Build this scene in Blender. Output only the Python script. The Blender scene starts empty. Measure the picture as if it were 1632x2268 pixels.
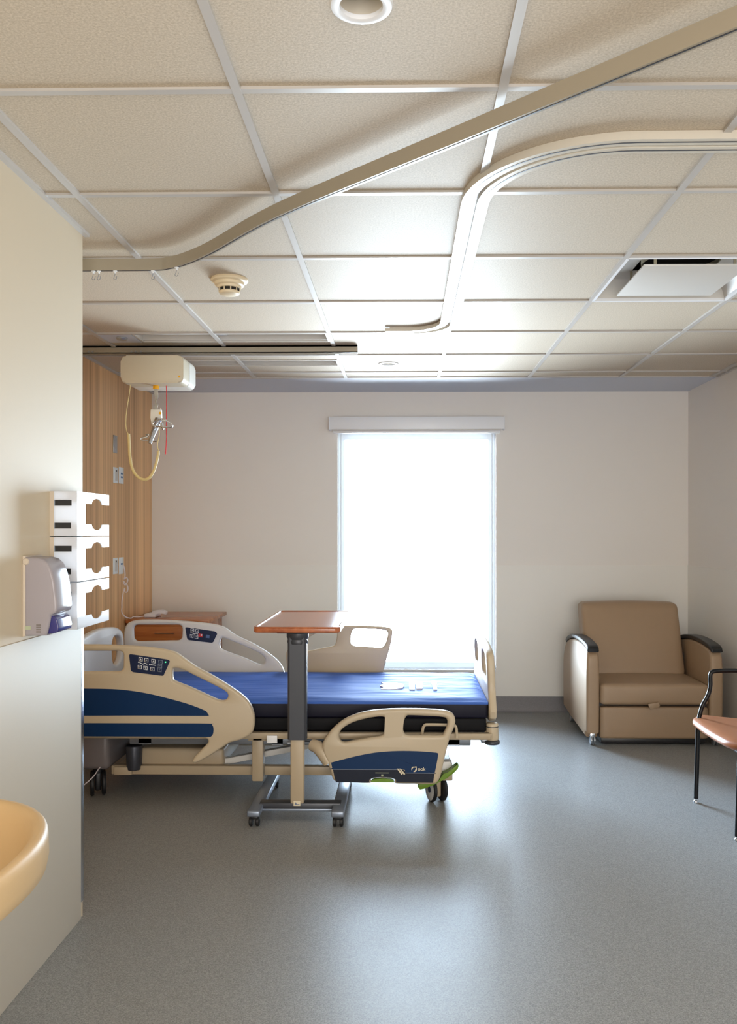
import bpy, bmesh, math, random
from mathutils import Vector, Matrix
random.seed(7)
PI = math.pi
scene = bpy.context.scene
col = scene.collection

# ------------------------------------------------------------------ camera
EYE = 1.46; CEIL = 2.60; F = 1950.0; TH = math.atan(0.018)
CX, CY = 860.0, 1178.0            # principal point of the shifted lens, in photo pixels
cd = bpy.data.cameras.new('camera'); cam = bpy.data.objects.new('camera', cd); col.objects.link(cam)
cd.sensor_fit = 'VERTICAL'; cd.sensor_height = 36.0; cd.lens = 36.0 * F / 2268.0
cd.shift_x = -(CX - 816.0) / 2268.0; cd.shift_y = (CY - 1134.0) / 2268.0
cd.clip_start = 0.05
cam.location = (0, 0, EYE); cam.rotation_euler = (PI / 2, 0, TH)
scene.camera = cam
scene.view_settings.view_transform = 'Standard'
scene.view_settings.look = 'None'
scene.view_settings.exposure = 0.0
scene.view_settings.gamma = 1.0
scene.view_settings.use_curve_mapping = False
try:
    scene.cycles.max_bounces = 14; scene.cycles.diffuse_bounces = 8
    scene.cycles.glossy_bounces = 5; scene.cycles.transmission_bounces = 8; scene.cycles.transparent_max_bounces = 12
    scene.cycles.sample_clamp_indirect = 6.0
    scene.cycles.caustics_reflective = False; scene.cycles.caustics_refractive = False
    scene.cycles.use_denoising = True
except Exception:
    pass

# ------------------------------------------------------------------ daylight
SKY = 30.0
w = bpy.data.worlds.new('daylight'); scene.world = w; w.use_nodes = True
nt = w.node_tree; bg = nt.nodes['Background']
tc = nt.nodes.new('ShaderNodeTexCoord'); sp = nt.nodes.new('ShaderNodeSeparateXYZ'); cr_ = nt.nodes.new('ShaderNodeValToRGB')
nt.links.new(tc.outputs['Generated'], sp.inputs[0]); 
mr = nt.nodes.new('ShaderNodeMapRange'); mr.inputs[1].default_value = -1; mr.inputs[2].default_value = 1
nt.links.new(sp.outputs[2], mr.inputs[0]); nt.links.new(mr.outputs[0], cr_.inputs[0])
e = cr_.color_ramp.elements
e[0].position = 0.0; e[0].color = (0.80, 0.84, 0.86, 1)
e[1].position = 1.0; e[1].color = (0.45, 0.68, 1.0, 1)
m_ = cr_.color_ramp.elements.new(0.5); m_.color = (0.76, 0.89, 1.0, 1)
nt.links.new(cr_.outputs[0], bg.inputs[0])
az = nt.nodes.new('ShaderNodeFloatCurve')       # brighter sky toward the left of the window
cv = az.mapping; cv.use_clip = False; c0 = cv.curves[0]
c0.points[0].location = (0.0, 0.75); c0.points[1].location = (1.0, 0.03)
for px_, py_ in ((0.12, 0.62), (0.30, 0.28), (0.42, 0.15), (0.52, 0.125), (0.65, 0.07)): c0.points.new(px_, py_)
cv.update()
ma = nt.nodes.new('ShaderNodeMapRange'); ma.inputs[1].default_value = -1; ma.inputs[2].default_value = 1
nt.links.new(sp.outputs[0], ma.inputs[0]); nt.links.new(ma.outputs[0], az.inputs['Value'])
mu_ = nt.nodes.new('ShaderNodeMath'); mu_.operation = 'MULTIPLY'; mu_.inputs[1].default_value = SKY * 10
nt.links.new(az.outputs[0], mu_.inputs[0])
up_ = nt.nodes.new('ShaderNodeMapRange'); up_.inputs[1].default_value = -0.05; up_.inputs[2].default_value = 0.12
nt.links.new(sp.outputs[2], up_.inputs[0])
mxs = nt.nodes.new('ShaderNodeMix'); mxs.data_type = 'FLOAT'; mxs.inputs[2].default_value = SKY * 1.6
nt.links.new(up_.outputs[0], mxs.inputs[0]); nt.links.new(mu_.outputs[0], mxs.inputs[3]); nt.links.new(mxs.outputs[0], bg.inputs[1])

def area(name, loc, rot, sx, sy, power, color, portal=False):
    ld = bpy.data.lights.new(name, 'AREA'); ld.shape = 'RECTANGLE'; ld.size = sx; ld.size_y = sy
    ld.energy = power; ld.color = color
    o = bpy.data.objects.new(name, ld); col.objects.link(o); o.location = loc; o.rotation_euler = rot
    if portal:
        try: ld.cycles.is_portal = True
        except Exception: pass
    return o
area('window_portal', (0.10, 7.345, 1.30), (-PI / 2, 0, 0), 1.32, 1.96, 1, (1, 1, 1), True)
# unseen ceiling lamps of the entrance and sink zone, plus a rear fill light
area('entrance_lamp', (0.5, -1.0, 2.55), (0, 0, 0), 1.2, 0.6, 22, (1.0, 0.92, 0.80))
area('rear_fill_light', (0.55, -2.15, 1.2), (PI / 2, 0, 0), 2.4, 2.2, 138, (1.0, 0.975, 0.945))  # fill light added in front of the solid rear wall to brighten the room
area('sink_lamp', (-0.6, 0.7, 2.56), (0, 0, 0), 0.5, 0.3, 9, (1.0, 0.78, 0.50))

# ------------------------------------------------------------------ pixels of the photograph -> points of the room
def ray(px, py):
    a = (px - CX) / F; b = -(py - CY) / F
    return Vector((a * math.cos(TH) - math.sin(TH), a * math.sin(TH) + math.cos(TH), b))
def PY(px, py, Y):
    d = ray(px, py); t = Y / d.y; return Vector((d.x * t, Y, EYE + d.z * t))
def PZ(px, py, z):
    d = ray(px, py); t = (z - EYE) / d.z; return Vector((d.x * t, d.y * t, z))
def PX(px, py, x):
    d = ray(px, py); t = x / d.x; return Vector((x, d.y * t, EYE + d.z * t))

# ------------------------------------------------------------------ materials
def lin(c):
    return tuple((v / 255 / 12.92) if v / 255 <= 0.04045 else ((v / 255 + 0.055) / 1.055) ** 2.4 for v in c) + (1,)
MATS = {}
def mat(name, rgb, rough=0.5, metal=0.0, spec=0.5, noise=0.0, nscale=20, bump=0.0, bscale=200, coat=0.0, emis=None, trans=0.0, alpha=1.0, sheen=0.0):
    m = bpy.data.materials.new(name); m.use_nodes = True; t = m.node_tree; b = t.nodes['Principled BSDF']
    b.inputs['Base Color'].default_value = lin(rgb); b.inputs['Roughness'].default_value = rough
    b.inputs['Metallic'].default_value = metal; b.inputs['Specular IOR Level'].default_value = spec
    b.inputs['Coat Weight'].default_value = coat; b.inputs['Coat Roughness'].default_value = 0.15
    b.inputs['Transmission Weight'].default_value = trans; b.inputs['Alpha'].default_value = alpha
    if emis: b.inputs['Emission Color'].default_value = lin(emis[0]); b.inputs['Emission Strength'].default_value = emis[1]
    co = t.nodes.new('ShaderNodeTexCoord')
    n = t.nodes.new('ShaderNodeTexNoise'); n.inputs['Scale'].default_value = nscale; n.inputs['Detail'].default_value = 4
    t.links.new(co.outputs['Object'], n.inputs['Vector'])
    hs = t.nodes.new('ShaderNodeHueSaturation'); hs.inputs['Color'].default_value = lin(rgb)
    m2 = t.nodes.new('ShaderNodeMapRange'); m2.inputs[3].default_value = 1 - noise; m2.inputs[4].default_value = 1 + noise
    t.links.new(n.outputs['Fac'], m2.inputs[0]); t.links.new(m2.outputs[0], hs.inputs['Value'])
    t.links.new(hs.outputs[0], b.inputs['Base Color'])
    if bump:
        n2 = t.nodes.new('ShaderNodeTexNoise'); n2.inputs['Scale'].default_value = bscale; n2.inputs['Detail'].default_value = 3
        t.links.new(co.outputs['Object'], n2.inputs['Vector'])
        bp = t.nodes.new('ShaderNodeBump'); bp.inputs['Strength'].default_value = bump; bp.inputs['Distance'].default_value = 0.003
        t.links.new(n2.outputs['Fac'], bp.inputs['Height']); t.links.new(bp.outputs[0], b.inputs['Normal'])
    MATS[name] = m; return m

def wood(name, dark, light, axis, scale=60.0, stretch=0.02, rough=0.4, bands=0.0):
    m = mat(name, light, rough); t = m.node_tree; b = t.nodes['Principled BSDF']
    co = t.nodes.new('ShaderNodeTexCoord'); mp = t.nodes.new('ShaderNodeMapping')
    s = [scale] * 3; s[axis] = scale * stretch; mp.inputs['Scale'].default_value = s
    t.links.new(co.outputs['Object'], mp.inputs[0])
    n = t.nodes.new('ShaderNodeTexNoise'); n.inputs['Scale'].default_value = 1.0; n.inputs['Detail'].default_value = 5; n.inputs['Roughness'].default_value = 0.6
    t.links.new(mp.outputs[0], n.inputs[0])
    mp2 = t.nodes.new('ShaderNodeMapping'); s2 = [9.0] * 3; s2[axis] = 0.05; mp2.inputs['Scale'].default_value = s2
    t.links.new(co.outputs['Object'], mp2.inputs[0])
    n2 = t.nodes.new('ShaderNodeTexNoise'); n2.inputs['Scale'].default_value = 1.0; n2.inputs['Detail'].default_value = 1
    t.links.new(mp2.outputs[0], n2.inputs[0])
    ad = t.nodes.new('ShaderNodeMath'); ad.operation = 'MULTIPLY_ADD'; ad.inputs[1].default_value = 0.5
    t.links.new(n2.outputs['Fac'], ad.inputs[0])
    mu = t.nodes.new('ShaderNodeMath'); mu.operation = 'MULTIPLY'; mu.inputs[1].default_value = 0.5
    t.links.new(n.outputs['Fac'], mu.inputs[0]); t.links.new(mu.outputs[0], ad.inputs[2])
    r = t.nodes.new('ShaderNodeValToRGB'); r.color_ramp.elements[0].position = 0.36; r.color_ramp.elements[1].position = 0.64
    r.color_ramp.elements[0].color = lin(dark); r.color_ramp.elements[1].color = lin(light)
    t.links.new(ad.outputs[0], r.inputs[0]); t.links.new(r.outputs[0], b.inputs['Base Color'])
    return m

mat('wall_paint', (229, 225, 220), 0.55, spec=0.4, bump=0.03, bscale=300)
mat('wall_gloss', (206, 192, 168), 0.55, spec=0.35, bump=0.02, bscale=120)
mat('wainscot', (230, 228, 223), 0.45, spec=0.45)
mat('partition_panel', (206, 198, 184), 0.55, spec=0.25)
mat('drywall', (196, 202, 216), 0.55)
mat('grid_metal', (188, 184, 180), 0.35, spec=0.45)
mat('white_trim', (232, 234, 238), 0.35)
mat('window_frame_paint', (226, 234, 242), 0.4)
mat('baseboard_vinyl', (122, 120, 124), 0.5, noise=0.25, nscale=150)
mat('beige_plastic', (194, 178, 152), 0.38, spec=0.5, bump=0.02, bscale=300)
mat('pale_plastic', (214, 212, 210), 0.35, spec=0.5)
mat('navy_panel', (2, 44, 86), 0.45, spec=0.25)
mat('dark_panel', (24, 30, 46), 0.45, spec=0.25)
mat('control_navy', (14, 30, 66), 0.3)
mat('icon_grey', (120, 130, 150), 0.4)
mat('icon_white', (225, 228, 230), 0.4)
mat('print_white', (245, 246, 248), 0.4)
mat('print_cream', (226, 214, 186), 0.4)
mat('red_button', (200, 40, 48), 0.4)
mat('blue_button', (78, 104, 150), 0.4)
mat('green_led', (60, 255, 130), 0.3, emis=((60, 255, 130), 3.0))
mat('green_plastic', (106, 140, 32), 0.4)
mat('mattress_side', (16, 16, 34), 0.5, spec=0.25)
mat('mattress_base', (6, 6, 10), 0.6, spec=0.2)
mat('frame_beige', (180, 163, 137), 0.4)
mat('frame_white', (224, 222, 218), 0.35)
mat('steel_grey', (150, 156, 166), 0.32, metal=0.7)
mat('dark_steel', (70, 72, 80), 0.4, metal=0.5)
mat('black_rubber', (24, 24, 26), 0.55)
mat('black_plastic', (30, 30, 32), 0.4)
mat('charcoal_metal', (66, 68, 74), 0.38, metal=0.3)
mat('chrome', (225, 228, 232), 0.12, metal=1.0)
mat('brushed_steel', (196, 198, 204), 0.18, metal=1.0)
mat('base_steel', (140, 150, 166), 0.38, metal=0.6)
mat('taupe_vinyl', (156, 131, 105), 0.42, spec=0.45, bump=0.04, bscale=500, noise=0.03)
mat('tan_leather', (158, 102, 70), 0.34, spec=0.5, bump=0.04, bscale=500)
mat('black_metal', (9, 9, 13), 0.35, spec=0.3)
mat('sink_ceramic', (200, 172, 130), 0.45, spec=0.35)
mat('lift_beige', (204, 194, 172), 0.42)
mat('lift_white', (232, 230, 222), 0.4)
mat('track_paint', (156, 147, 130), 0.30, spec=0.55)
mat('track_white', (208, 202, 190), 0.25, spec=0.6)
mat('strap_grey', (176, 176, 170), 0.7, bump=0.1, bscale=900)
mat('amber', (240, 176, 16), 0.4)
mat('cream_hose', (226, 206, 146), 0.4)
mat('red_cord', (222, 40, 50), 0.5)
mat('cord_white', (226, 216, 220), 0.45)
mat('phone_white', (226, 228, 236), 0.3)
mat('detector_cream', (226, 210, 180), 0.45)
mat('vent_white', (204, 200, 194), 0.4)
mat('dark_void', (26, 22, 18), 0.8)
mat('duct_tan', (158, 148, 124), 0.6)
mat('plate_blue_white', (232, 242, 250), 0.3)
mat('plate_steel', (170, 174, 180), 0.3, metal=0.8)
mat('socket_blue', (40, 96, 150), 0.4)
mat('lever_blue', (34, 34, 110), 0.18, coat=0.6)
mat('dispenser_grey', (176, 170, 172), 0.22, spec=0.6, coat=0.4)
mat('dispenser_back', (198, 186, 170), 0.4)
mat('label_green', (170, 178, 150), 0.5)
mat('label_grey', (120, 112, 108), 0.5)
mat('lens_white', (220, 216, 206), 0.25)
mat('lamp_reflector', (214, 206, 192), 0.3, metal=0.3)
mat('bag_grey', (120, 112, 112), 0.4)
wood('wood_wall', (186, 138, 92), (248, 204, 150), 2, 55, 0.01, 0.38)
wood('wood_cherry', (150, 82, 40), (196, 122, 68), 0, 30, 0.08, 0.22)
wood('wood_table', (150, 78, 44), (188, 110, 66), 1, 30, 0.08, 0.16)

# ceiling tile
m = mat('ceiling_tile', (206, 192, 170), 0.56, spec=0.14)
t = m.node_tree; b = t.nodes['Principled BSDF']
co = t.nodes.new('ShaderNodeTexCoord'); n = t.nodes.new('ShaderNodeTexNoise'); n.inputs['Scale'].default_value = 160; n.inputs['Detail'].default_value = 6; n.inputs['Roughness'].default_value = 0.75
t.links.new(co.outputs['Object'], n.inputs[0])
bp = t.nodes.new('ShaderNodeBump'); bp.inputs['Strength'].default_value = 0.35; bp.inputs['Distance'].default_value = 0.0016
t.links.new(n.outputs['Fac'], bp.inputs['Height']); t.links.new(bp.outputs[0], b.inputs['Normal'])
r = t.nodes.new('ShaderNodeValToRGB'); r.color_ramp.elements[0].color = lin((178, 165, 146)); r.color_ramp.elements[1].color = lin((212, 200, 183))
r.color_ramp.elements[0].position = 0.35; r.color_ramp.elements[1].position = 0.65
t.links.new(n.outputs['Fac'], r.inputs[0]); t.links.new(r.outputs[0], b.inputs['Base Color'])

# speckled vinyl floor
m = mat('floor_vinyl', (122, 126, 130), 0.34, spec=0.24)
t = m.node_tree; b = t.nodes['Principled BSDF']
co = t.nodes.new('ShaderNodeTexCoord'); n = t.nodes.new('ShaderNodeTexNoise'); n.inputs['Scale'].default_value = 230; n.inputs['Detail'].default_value = 5; n.inputs['Roughness'].default_value = 0.8
t.links.new(co.outputs['Object'], n.inputs[0])
r = t.nodes.new('ShaderNodeValToRGB'); r.color_ramp.elements[0].color = lin((110, 111, 111)); r.color_ramp.elements[1].color = lin((161, 162, 161))
r.color_ramp.elements[0].position = 0.38; r.color_ramp.elements[1].position = 0.62
t.links.new(n.outputs['Fac'], r.inputs[0]); t.links.new(r.outputs[0], b.inputs['Base Color'])
bp = t.nodes.new('ShaderNodeBump'); bp.inputs['Strength'].default_value = 0.12; bp.inputs['Distance'].default_value = 0.001
t.links.new(n.outputs['Fac'], bp.inputs['Height']); t.links.new(bp.outputs[0], b.inputs['Normal'])
n3 = t.nodes.new('ShaderNodeTexNoise'); n3.inputs['Scale'].default_value = 2.2; n3.inputs['Detail'].default_value = 3
t.links.new(co.outputs['Object'], n3.inputs[0])
mr = t.nodes.new('ShaderNodeMapRange'); mr.inputs[3].default_value = 0.29; mr.inputs[4].default_value = 0.42
t.links.new(n3.outputs['Fac'], mr.inputs[0]); t.links.new(mr.outputs[0], b.inputs['Roughness'])

# blue mattress cover with soft pulls in the fabric near the foot
m = mat('mattress_blue', (70, 108, 192), 0.62, spec=0.12)
t = m.node_tree; b = t.nodes['Principled BSDF']
co = t.nodes.new('ShaderNodeTexCoord'); mp = t.nodes.new('ShaderNodeMapping'); mp.inputs['Rotation'].default_value = (0, 0, 0.6); mp.inputs['Scale'].default_value = (2.2, 14, 4)
n = t.nodes.new('ShaderNodeTexNoise'); n.inputs['Scale'].default_value = 1.2; n.inputs['Detail'].default_value = 2
t.links.new(co.outputs['Object'], mp.inputs[0]); t.links.new(mp.outputs[0], n.inputs[0])
bp = t.nodes.new('ShaderNodeBump'); bp.inputs['Strength'].default_value = 0.35; bp.inputs['Distance'].default_value = 0.03
t.links.new(n.outputs['Fac'], bp.inputs['Height']); t.links.new(bp.outputs[0], b.inputs['Normal'])

def glass(name, tint, rough=0.02, mix=0.9):
    m = bpy.data.materials.new(name); m.use_nodes = True; t = m.node_tree; t.nodes.clear()
    o = t.nodes.new('ShaderNodeOutputMaterial'); a = t.nodes.new('ShaderNodeBsdfTransparent'); a.inputs[0].default_value = tint
    g = t.nodes.new('ShaderNodeBsdfGlossy'); g.inputs['Roughness'].default_value = rough
    f = t.nodes.new('ShaderNodeFresnel'); f.inputs[0].default_value = 1.45
    mx = t.nodes.new('ShaderNodeMixShader'); t.links.new(f.outputs[0], mx.inputs[0]); t.links.new(a.outputs[0], mx.inputs[1]); t.links.new(g.outputs[0], mx.inputs[2])
    t.links.new(mx.outputs[0], o.inputs[0]); MATS[name] = m
glass('window_glass', (0.97, 0.99, 1, 1))
# milky acrylic
def milky(name, rgb, fac, rough=0.25):
    m = bpy.data.materials.new(name); m.use_nodes = True; t = m.node_tree; b = t.nodes['Principled BSDF']
    b.inputs['Base Color'].default_value = lin(rgb); b.inputs['Roughness'].default_value = rough
    tr = t.nodes.new('ShaderNodeBsdfTranslucent'); tr.inputs[0].default_value = lin(rgb)
    mx = t.nodes.new('ShaderNodeMixShader'); mx.inputs[0].default_value = fac
    t.links.new(b.outputs[0], mx.inputs[1]); t.links.new(tr.outputs[0], mx.inputs[2]); t.links.new(mx.outputs[0], t.nodes['Material Output'].inputs[0])
    MATS[name] = m
milky('window_frame_vinyl', (246, 250, 253), 0.22, 0.35)
milky('acrylic_white', (246, 248, 252), 0.55, 0.12)
milky('dispenser_cover', (186, 180, 186), 0.35, 0.18)
def M(n): return MATS[n]

# ------------------------------------------------------------------ mesh helpers
def cr(pts, n=6, closed=True):
    out = []; N = len(pts)
    rng = range(N) if closed else range(N - 1)
    g = (lambda i: Vector(pts[i % N])) if closed else (lambda i: Vector(pts[max(0, min(N - 1, i))]))
    for i in rng:
        p0, p1, p2, p3 = g(i - 1), g(i), g(i + 1), g(i + 2)
        for k in range(n):
            s = k / n
            out.append(0.5 * ((2 * p1) + (p2 - p0) * s + (2 * p0 - 5 * p1 + 4 * p2 - p3) * s * s + (3 * p1 - p0 - 3 * p2 + p3) * s ** 3))
    if not closed: out.append(g(N - 1))
    return out
def rpoly(pts, r, n=5):
    """polygon with rounded corners (2-D)"""
    out = []; N = len(pts)
    for i in range(N):
        p0, p, p1 = Vector(pts[i - 1]), Vector(pts[i]), Vector(pts[(i + 1) % N])
        a = (p0 - p); c = (p1 - p); rr = min(r, a.length * 0.45, c.length * 0.45)
        A = p + a.normalized() * rr; B = p + c.normalized() * rr
        for k in range(n + 1):
            s = k / n; out.append((1 - s) ** 2 * A + 2 * s * (1 - s) * p + s * s * B)
    return out

class MB:
    def __init__(s): s.bm = bmesh.new()
    def _bev(s, geom, r, seg=3):
        vs = set(geom)
        es = [e for e in s.bm.edges if e.verts[0] in vs and e.verts[1] in vs]
        if r > 0: bmesh.ops.bevel(s.bm, geom=es, offset=r, segments=seg, profile=0.5, affect='EDGES', clamp_overlap=True)
    def box(s, x0, x1, y0, y1, z0, z1, r=0.0, seg=2, M4=None):
        vs = [s.bm.verts.new(p) for p in ((x0,y0,z0),(x1,y0,z0),(x1,y1,z0),(x0,y1,z0),(x0,y0,z1),(x1,y0,z1),(x1,y1,z1),(x0,y1,z1))]
        if M4 is not None:
            for v in vs: v.co = M4 @ v.co
        for f in ((3,2,1,0),(4,5,6,7),(0,1,5,4),(1,2,6,5),(2,3,7,6),(3,0,4,7)): s.bm.faces.new([vs[i] for i in f])
        s._bev(vs, r, seg); return s
    def prism(s, pts, v, r=0.0, seg=2):
        """closed polygon of 3-D points swept by the vector v"""
        v = Vector(v); a = [s.bm.verts.new(Vector(p)) for p in pts]; c = [s.bm.verts.new(Vector(p) + v) for p in pts]
        N = len(a)
        s.bm.faces.new(a); s.bm.faces.new(list(reversed(c)))
        for i in range(N): s.bm.faces.new((a[i], c[i], c[(i + 1) % N], a[(i + 1) % N]))
        if r > 0:
            cap = [e for e in s.bm.edges if (e.verts[0] in a and e.verts[1] in a) or (e.verts[0] in c and e.verts[1] in c)]
            bmesh.ops.bevel(s.bm, geom=cap, offset=r, segments=seg, profile=0.5, affect='EDGES', clamp_overlap=True)
        return s
    def cyl(s, p0, p1, r0, r1=None, n=20, cap=True, bev=0.0):
        p0, p1 = Vector(p0), Vector(p1); r1 = r0 if r1 is None else r1
        d = (p1 - p0).normalized(); u = d.orthogonal().normalized(); v = d.cross(u)
        a = []; c = []
        for i in range(n):
            t = 2 * PI * i / n; o = u * math.cos(t) + v * math.sin(t)
            a.append(s.bm.verts.new(p0 + o * r0)); c.append(s.bm.verts.new(p1 + o * r1))
        for i in range(n): s.bm.faces.new((a[i], a[(i + 1) % n], c[(i + 1) % n], c[i]))
        if cap:
            f1 = s.bm.faces.new(list(reversed(a))); f2 = s.bm.faces.new(c)
            if bev: bmesh.ops.bevel(s.bm, geom=list(f1.edges) + list(f2.edges), offset=bev, segments=3, profile=0.5, affect='EDGES')
        return s
    def tube(s, path, r, n=10, cap=True):
        path = [Vector(p) for p in path]; rings = []
        rs = r if isinstance(r, (list, tuple)) else [r] * len(path)
        d0 = (path[1] - path[0]).normalized(); u = d0.orthogonal().normalized()
        for i, p in enumerate(path):
            d = (path[min(i + 1, len(path) - 1)] - path[max(i - 1, 0)]).normalized()
            u = (u - d * u.dot(d)).normalized(); v = d.cross(u)
            rings.append([s.bm.verts.new(p + (u * math.cos(2 * PI * k / n) + v * math.sin(2 * PI * k / n)) * rs[i]) for k in range(n)])
        for A, B in zip(rings, rings[1:]):
            for k in range(n): s.bm.faces.new((A[k], A[(k + 1) % n], B[(k + 1) % n], B[k]))
        if cap: s.bm.faces.new(list(reversed(rings[0]))); s.bm.faces.new(rings[-1])
        return s
    def lathe(s, c, prof, axis=(0, 0, 1), n=40, sx=1.0, sy=1.0):
        """prof: (radius, height) along axis"""
        c = Vector(c); d = Vector(axis).normalized(); u = Vector((1, 0, 0)) if abs(d.z) > 0.9 else d.orthogonal().normalized(); v = d.cross(u)
        rings = []
        for (r, h) in prof:
            if r < 1e-6: rings.append([s.bm.verts.new(c + d * h)])
            else: rings.append([s.bm.verts.new(c + d * h + u * math.cos(2 * PI * k / n) * r * sx + v * math.sin(2 * PI * k / n) * r * sy) for k in range(n)])
        for A, B in zip(rings, rings[1:]):
            if len(A) == 1 and len(B) == 1: continue
            for k in range(n):
                k2 = (k + 1) % n
                if len(A) == 1: s.bm.faces.new((A[0], B[k2], B[k]))
                elif len(B) == 1: s.bm.faces.new((A[k], A[k2], B[0]))
                else: s.bm.faces.new((A[k], A[k2], B[k2], B[k]))
        return s
    def sweep(s, path, w, z0, z1):
        """rectangular profile along a level path of (x, y)"""
        path = [Vector((p[0], p[1])) for p in path]; rings = []
        for i, p in enumerate(path):
            d = (path[min(i + 1, len(path) - 1)] - path[max(i - 1, 0)]).normalized(); nrm = Vector((-d.y, d.x)) * w / 2
            rings.append([s.bm.verts.new((q.x, q.y, z)) for q, z in ((p + nrm, z0), (p - nrm, z0), (p - nrm, z1), (p + nrm, z1))])
        for A, B in zip(rings, rings[1:]):
            for k in range(4): s.bm.faces.new((A[k], A[(k + 1) % 4], B[(k + 1) % 4], B[k]))
        s.bm.faces.new(rings[0]); s.bm.faces.new(list(reversed(rings[-1])))
        return s
    def plate(s, outlines, thick, bev, fn, res=3):
        """2-D outlines (first the border, then holes) as a slab with rounded edges; fn maps (a, b, depth) into the room"""
        cu = bpy.data.curves.new('tmp', 'CURVE'); cu.dimensions = '2D'; cu.fill_mode = 'BOTH'
        cu.extrude = max(0.0, thick / 2 - bev); cu.bevel_depth = bev; cu.offset = -bev; cu.bevel_resolution = res
        for o in outlines:
            sp = cu.splines.new('POLY'); sp.points.add(len(o) - 1); sp.use_cyclic_u = True
            for i, p in enumerate(o): sp.points[i].co = (p[0], p[1], 0, 1)
        ob = bpy.data.objects.new('tmp', cu); col.objects.link(ob); bpy.context.view_layer.update()
        me = bpy.data.meshes.new_from_object(ob.evaluated_get(bpy.context.evaluated_depsgraph_get()))
        bpy.data.objects.remove(ob); bpy.data.curves.remove(cu)
        b2 = bmesh.new(); b2.from_mesh(me); bmesh.ops.remove_doubles(b2, verts=b2.verts, dist=1e-6)
        for v in b2.verts: v.co = Vector(fn(v.co.x, v.co.y, v.co.z))
        b2.to_mesh(me); b2.free(); s.bm.from_mesh(me); bpy.data.meshes.remove(me)
        return s
    def text(s, body, size, fn, ext=0.0006, bold=True):
        cu = bpy.data.curves.new('tmp', 'FONT'); cu.body = body; cu.size = size; cu.extrude = ext; cu.offset = 0.012 * size * (1 if bold else 0)
        ob = bpy.data.objects.new('tmp', cu); col.objects.link(ob); bpy.context.view_layer.update()
        me = bpy.data.meshes.new_from_object(ob.evaluated_get(bpy.context.evaluated_depsgraph_get()))
        bpy.data.objects.remove(ob); bpy.data.curves.remove(cu)
        for v in me.vertices: v.co = Vector(fn(v.co.x, v.co.y, v.co.z))
        s.bm.from_mesh(me); bpy.data.meshes.remove(me); return s
    def build(s, name, material, parent=None, label=None, cat=None, group=None, kind=None, ang=35, origin=None):
        bm = s.bm; bmesh.ops.remove_doubles(bm, verts=bm.verts, dist=1e-6)
        bmesh.ops.recalc_face_normals(bm, faces=bm.faces)
        me = bpy.data.meshes.new(name)
        if parent is not None:
            off = Vector(parent['_o'])
        else:
            if origin is None:
                xs = [v.co for v in bm.verts]
                off = Vector(((min(c.x for c in xs) + max(c.x for c in xs)) / 2, (min(c.y for c in xs) + max(c.y for c in xs)) / 2, min(c.z for c in xs)))
            else: off = Vector(origin)
        bmesh.ops.translate(bm, verts=bm.verts, vec=-off)
        bm.to_mesh(me); bm.free()
        me.polygons.foreach_set('use_smooth', [True] * len(me.polygons)); me.set_sharp_from_angle(angle=math.radians(ang))
        mats = material if isinstance(material, (list, tuple)) else [material]
        for q in mats: me.materials.append(M(q))
        o = bpy.data.objects.new(name, me); col.objects.link(o)
        if parent is not None: o.parent = parent; OFF[o.name] = off
        else: o.location = off; OFF[o.name] = off
        o['_o'] = tuple(off)
        tag(o, label, cat, group, kind); return o
OFF = {}
def tag(o, label=None, cat=None, group=None, kind=None):
    if label: o['label'] = label
    if cat: o['category'] = cat
    if group: o['group'] = group
    if kind: o['kind'] = kind
    return o
def thing(name, label, cat, loc, group=None):
    o = bpy.data.objects.new(name, None); col.objects.link(o); o.location = loc; o.empty_display_size = 0.1
    o['_o'] = tuple(loc); return tag(o, label, cat, group)
def struct(mb, name, material, parent=None, ang=35):
    return mb.build(name, material, parent, kind='structure' if parent is None else None, ang=ang)

# ================================================================== the room
XL, XR, YB = -2.066, 2.298, 7.17         # wood wall, right wall, window wall
XP, YP = -1.224, 3.33                    # partition with the sink and its free end
Y0 = -2.2
struct(MB().box(XL - 0.15, XR + 0.15, Y0 - 0.15, YB + 0.25, -0.12, 0.0), 'floor', 'floor_vinyl')

# window opening
wl = PY(747.5, 1200, YB).x; wr = PY(1098, 1200, YB).x; wt = PY(900, 957, YB).z; wb = PY(900, 1484, YB).z
mb = MB()
mb.box(XL - 0.15, wl, YB, YB + 0.172, 0, CEIL + 0.3).box(wr, XR + 0.15, YB, YB + 0.172, 0, CEIL + 0.3)
mb.box(wl, wr, YB, YB + 0.172, 0, wb).box(wl, wr, YB, YB + 0.172, wt, CEIL + 0.3)
back = struct(mb, 'wall_back', 'wall_paint')
zw = PY(1300, 1253, YB).z
struct(MB().box(XL + 0.004, wl - 0.002, YB - 0.004, YB, 0.0, zw).box(wr + 0.002, XR - 0.004, YB - 0.004, YB, 0.0, zw)
       .box(wl - 0.002, wr + 0.002, YB - 0.004, YB, 0.0, wb - 0.01)
       .box(XL + 0.004, wl - 0.002, YB - 0.007, YB, zw, zw + 0.005).box(wr + 0.002, XR - 0.004, YB - 0.007, YB, zw, zw + 0.005), 'trim_1', 'wainscot')
struct(MB().box(XR, XR + 0.15, Y0, YB + 0.2, 0, CEIL + 0.3), 'wall_right', 'wall_paint')
struct(MB().box(XR - 0.004, XR, 1.0, YB - 0.004, 0.0, zw).box(XR - 0.007, XR, 1.0, YB - 0.004, zw, zw + 0.005), 'trim_2', 'wainscot')
struct(MB().box(XL - 0.15, XL, YP, YB + 0.2, 0, CEIL + 0.3), 'wall_left', 'wood_wall')
struct(MB().box(XL - 0.15, XR + 0.15, Y0 - 0.15, Y0, 0, CEIL + 0.3), 'wall_rear', 'wall_paint')
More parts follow.
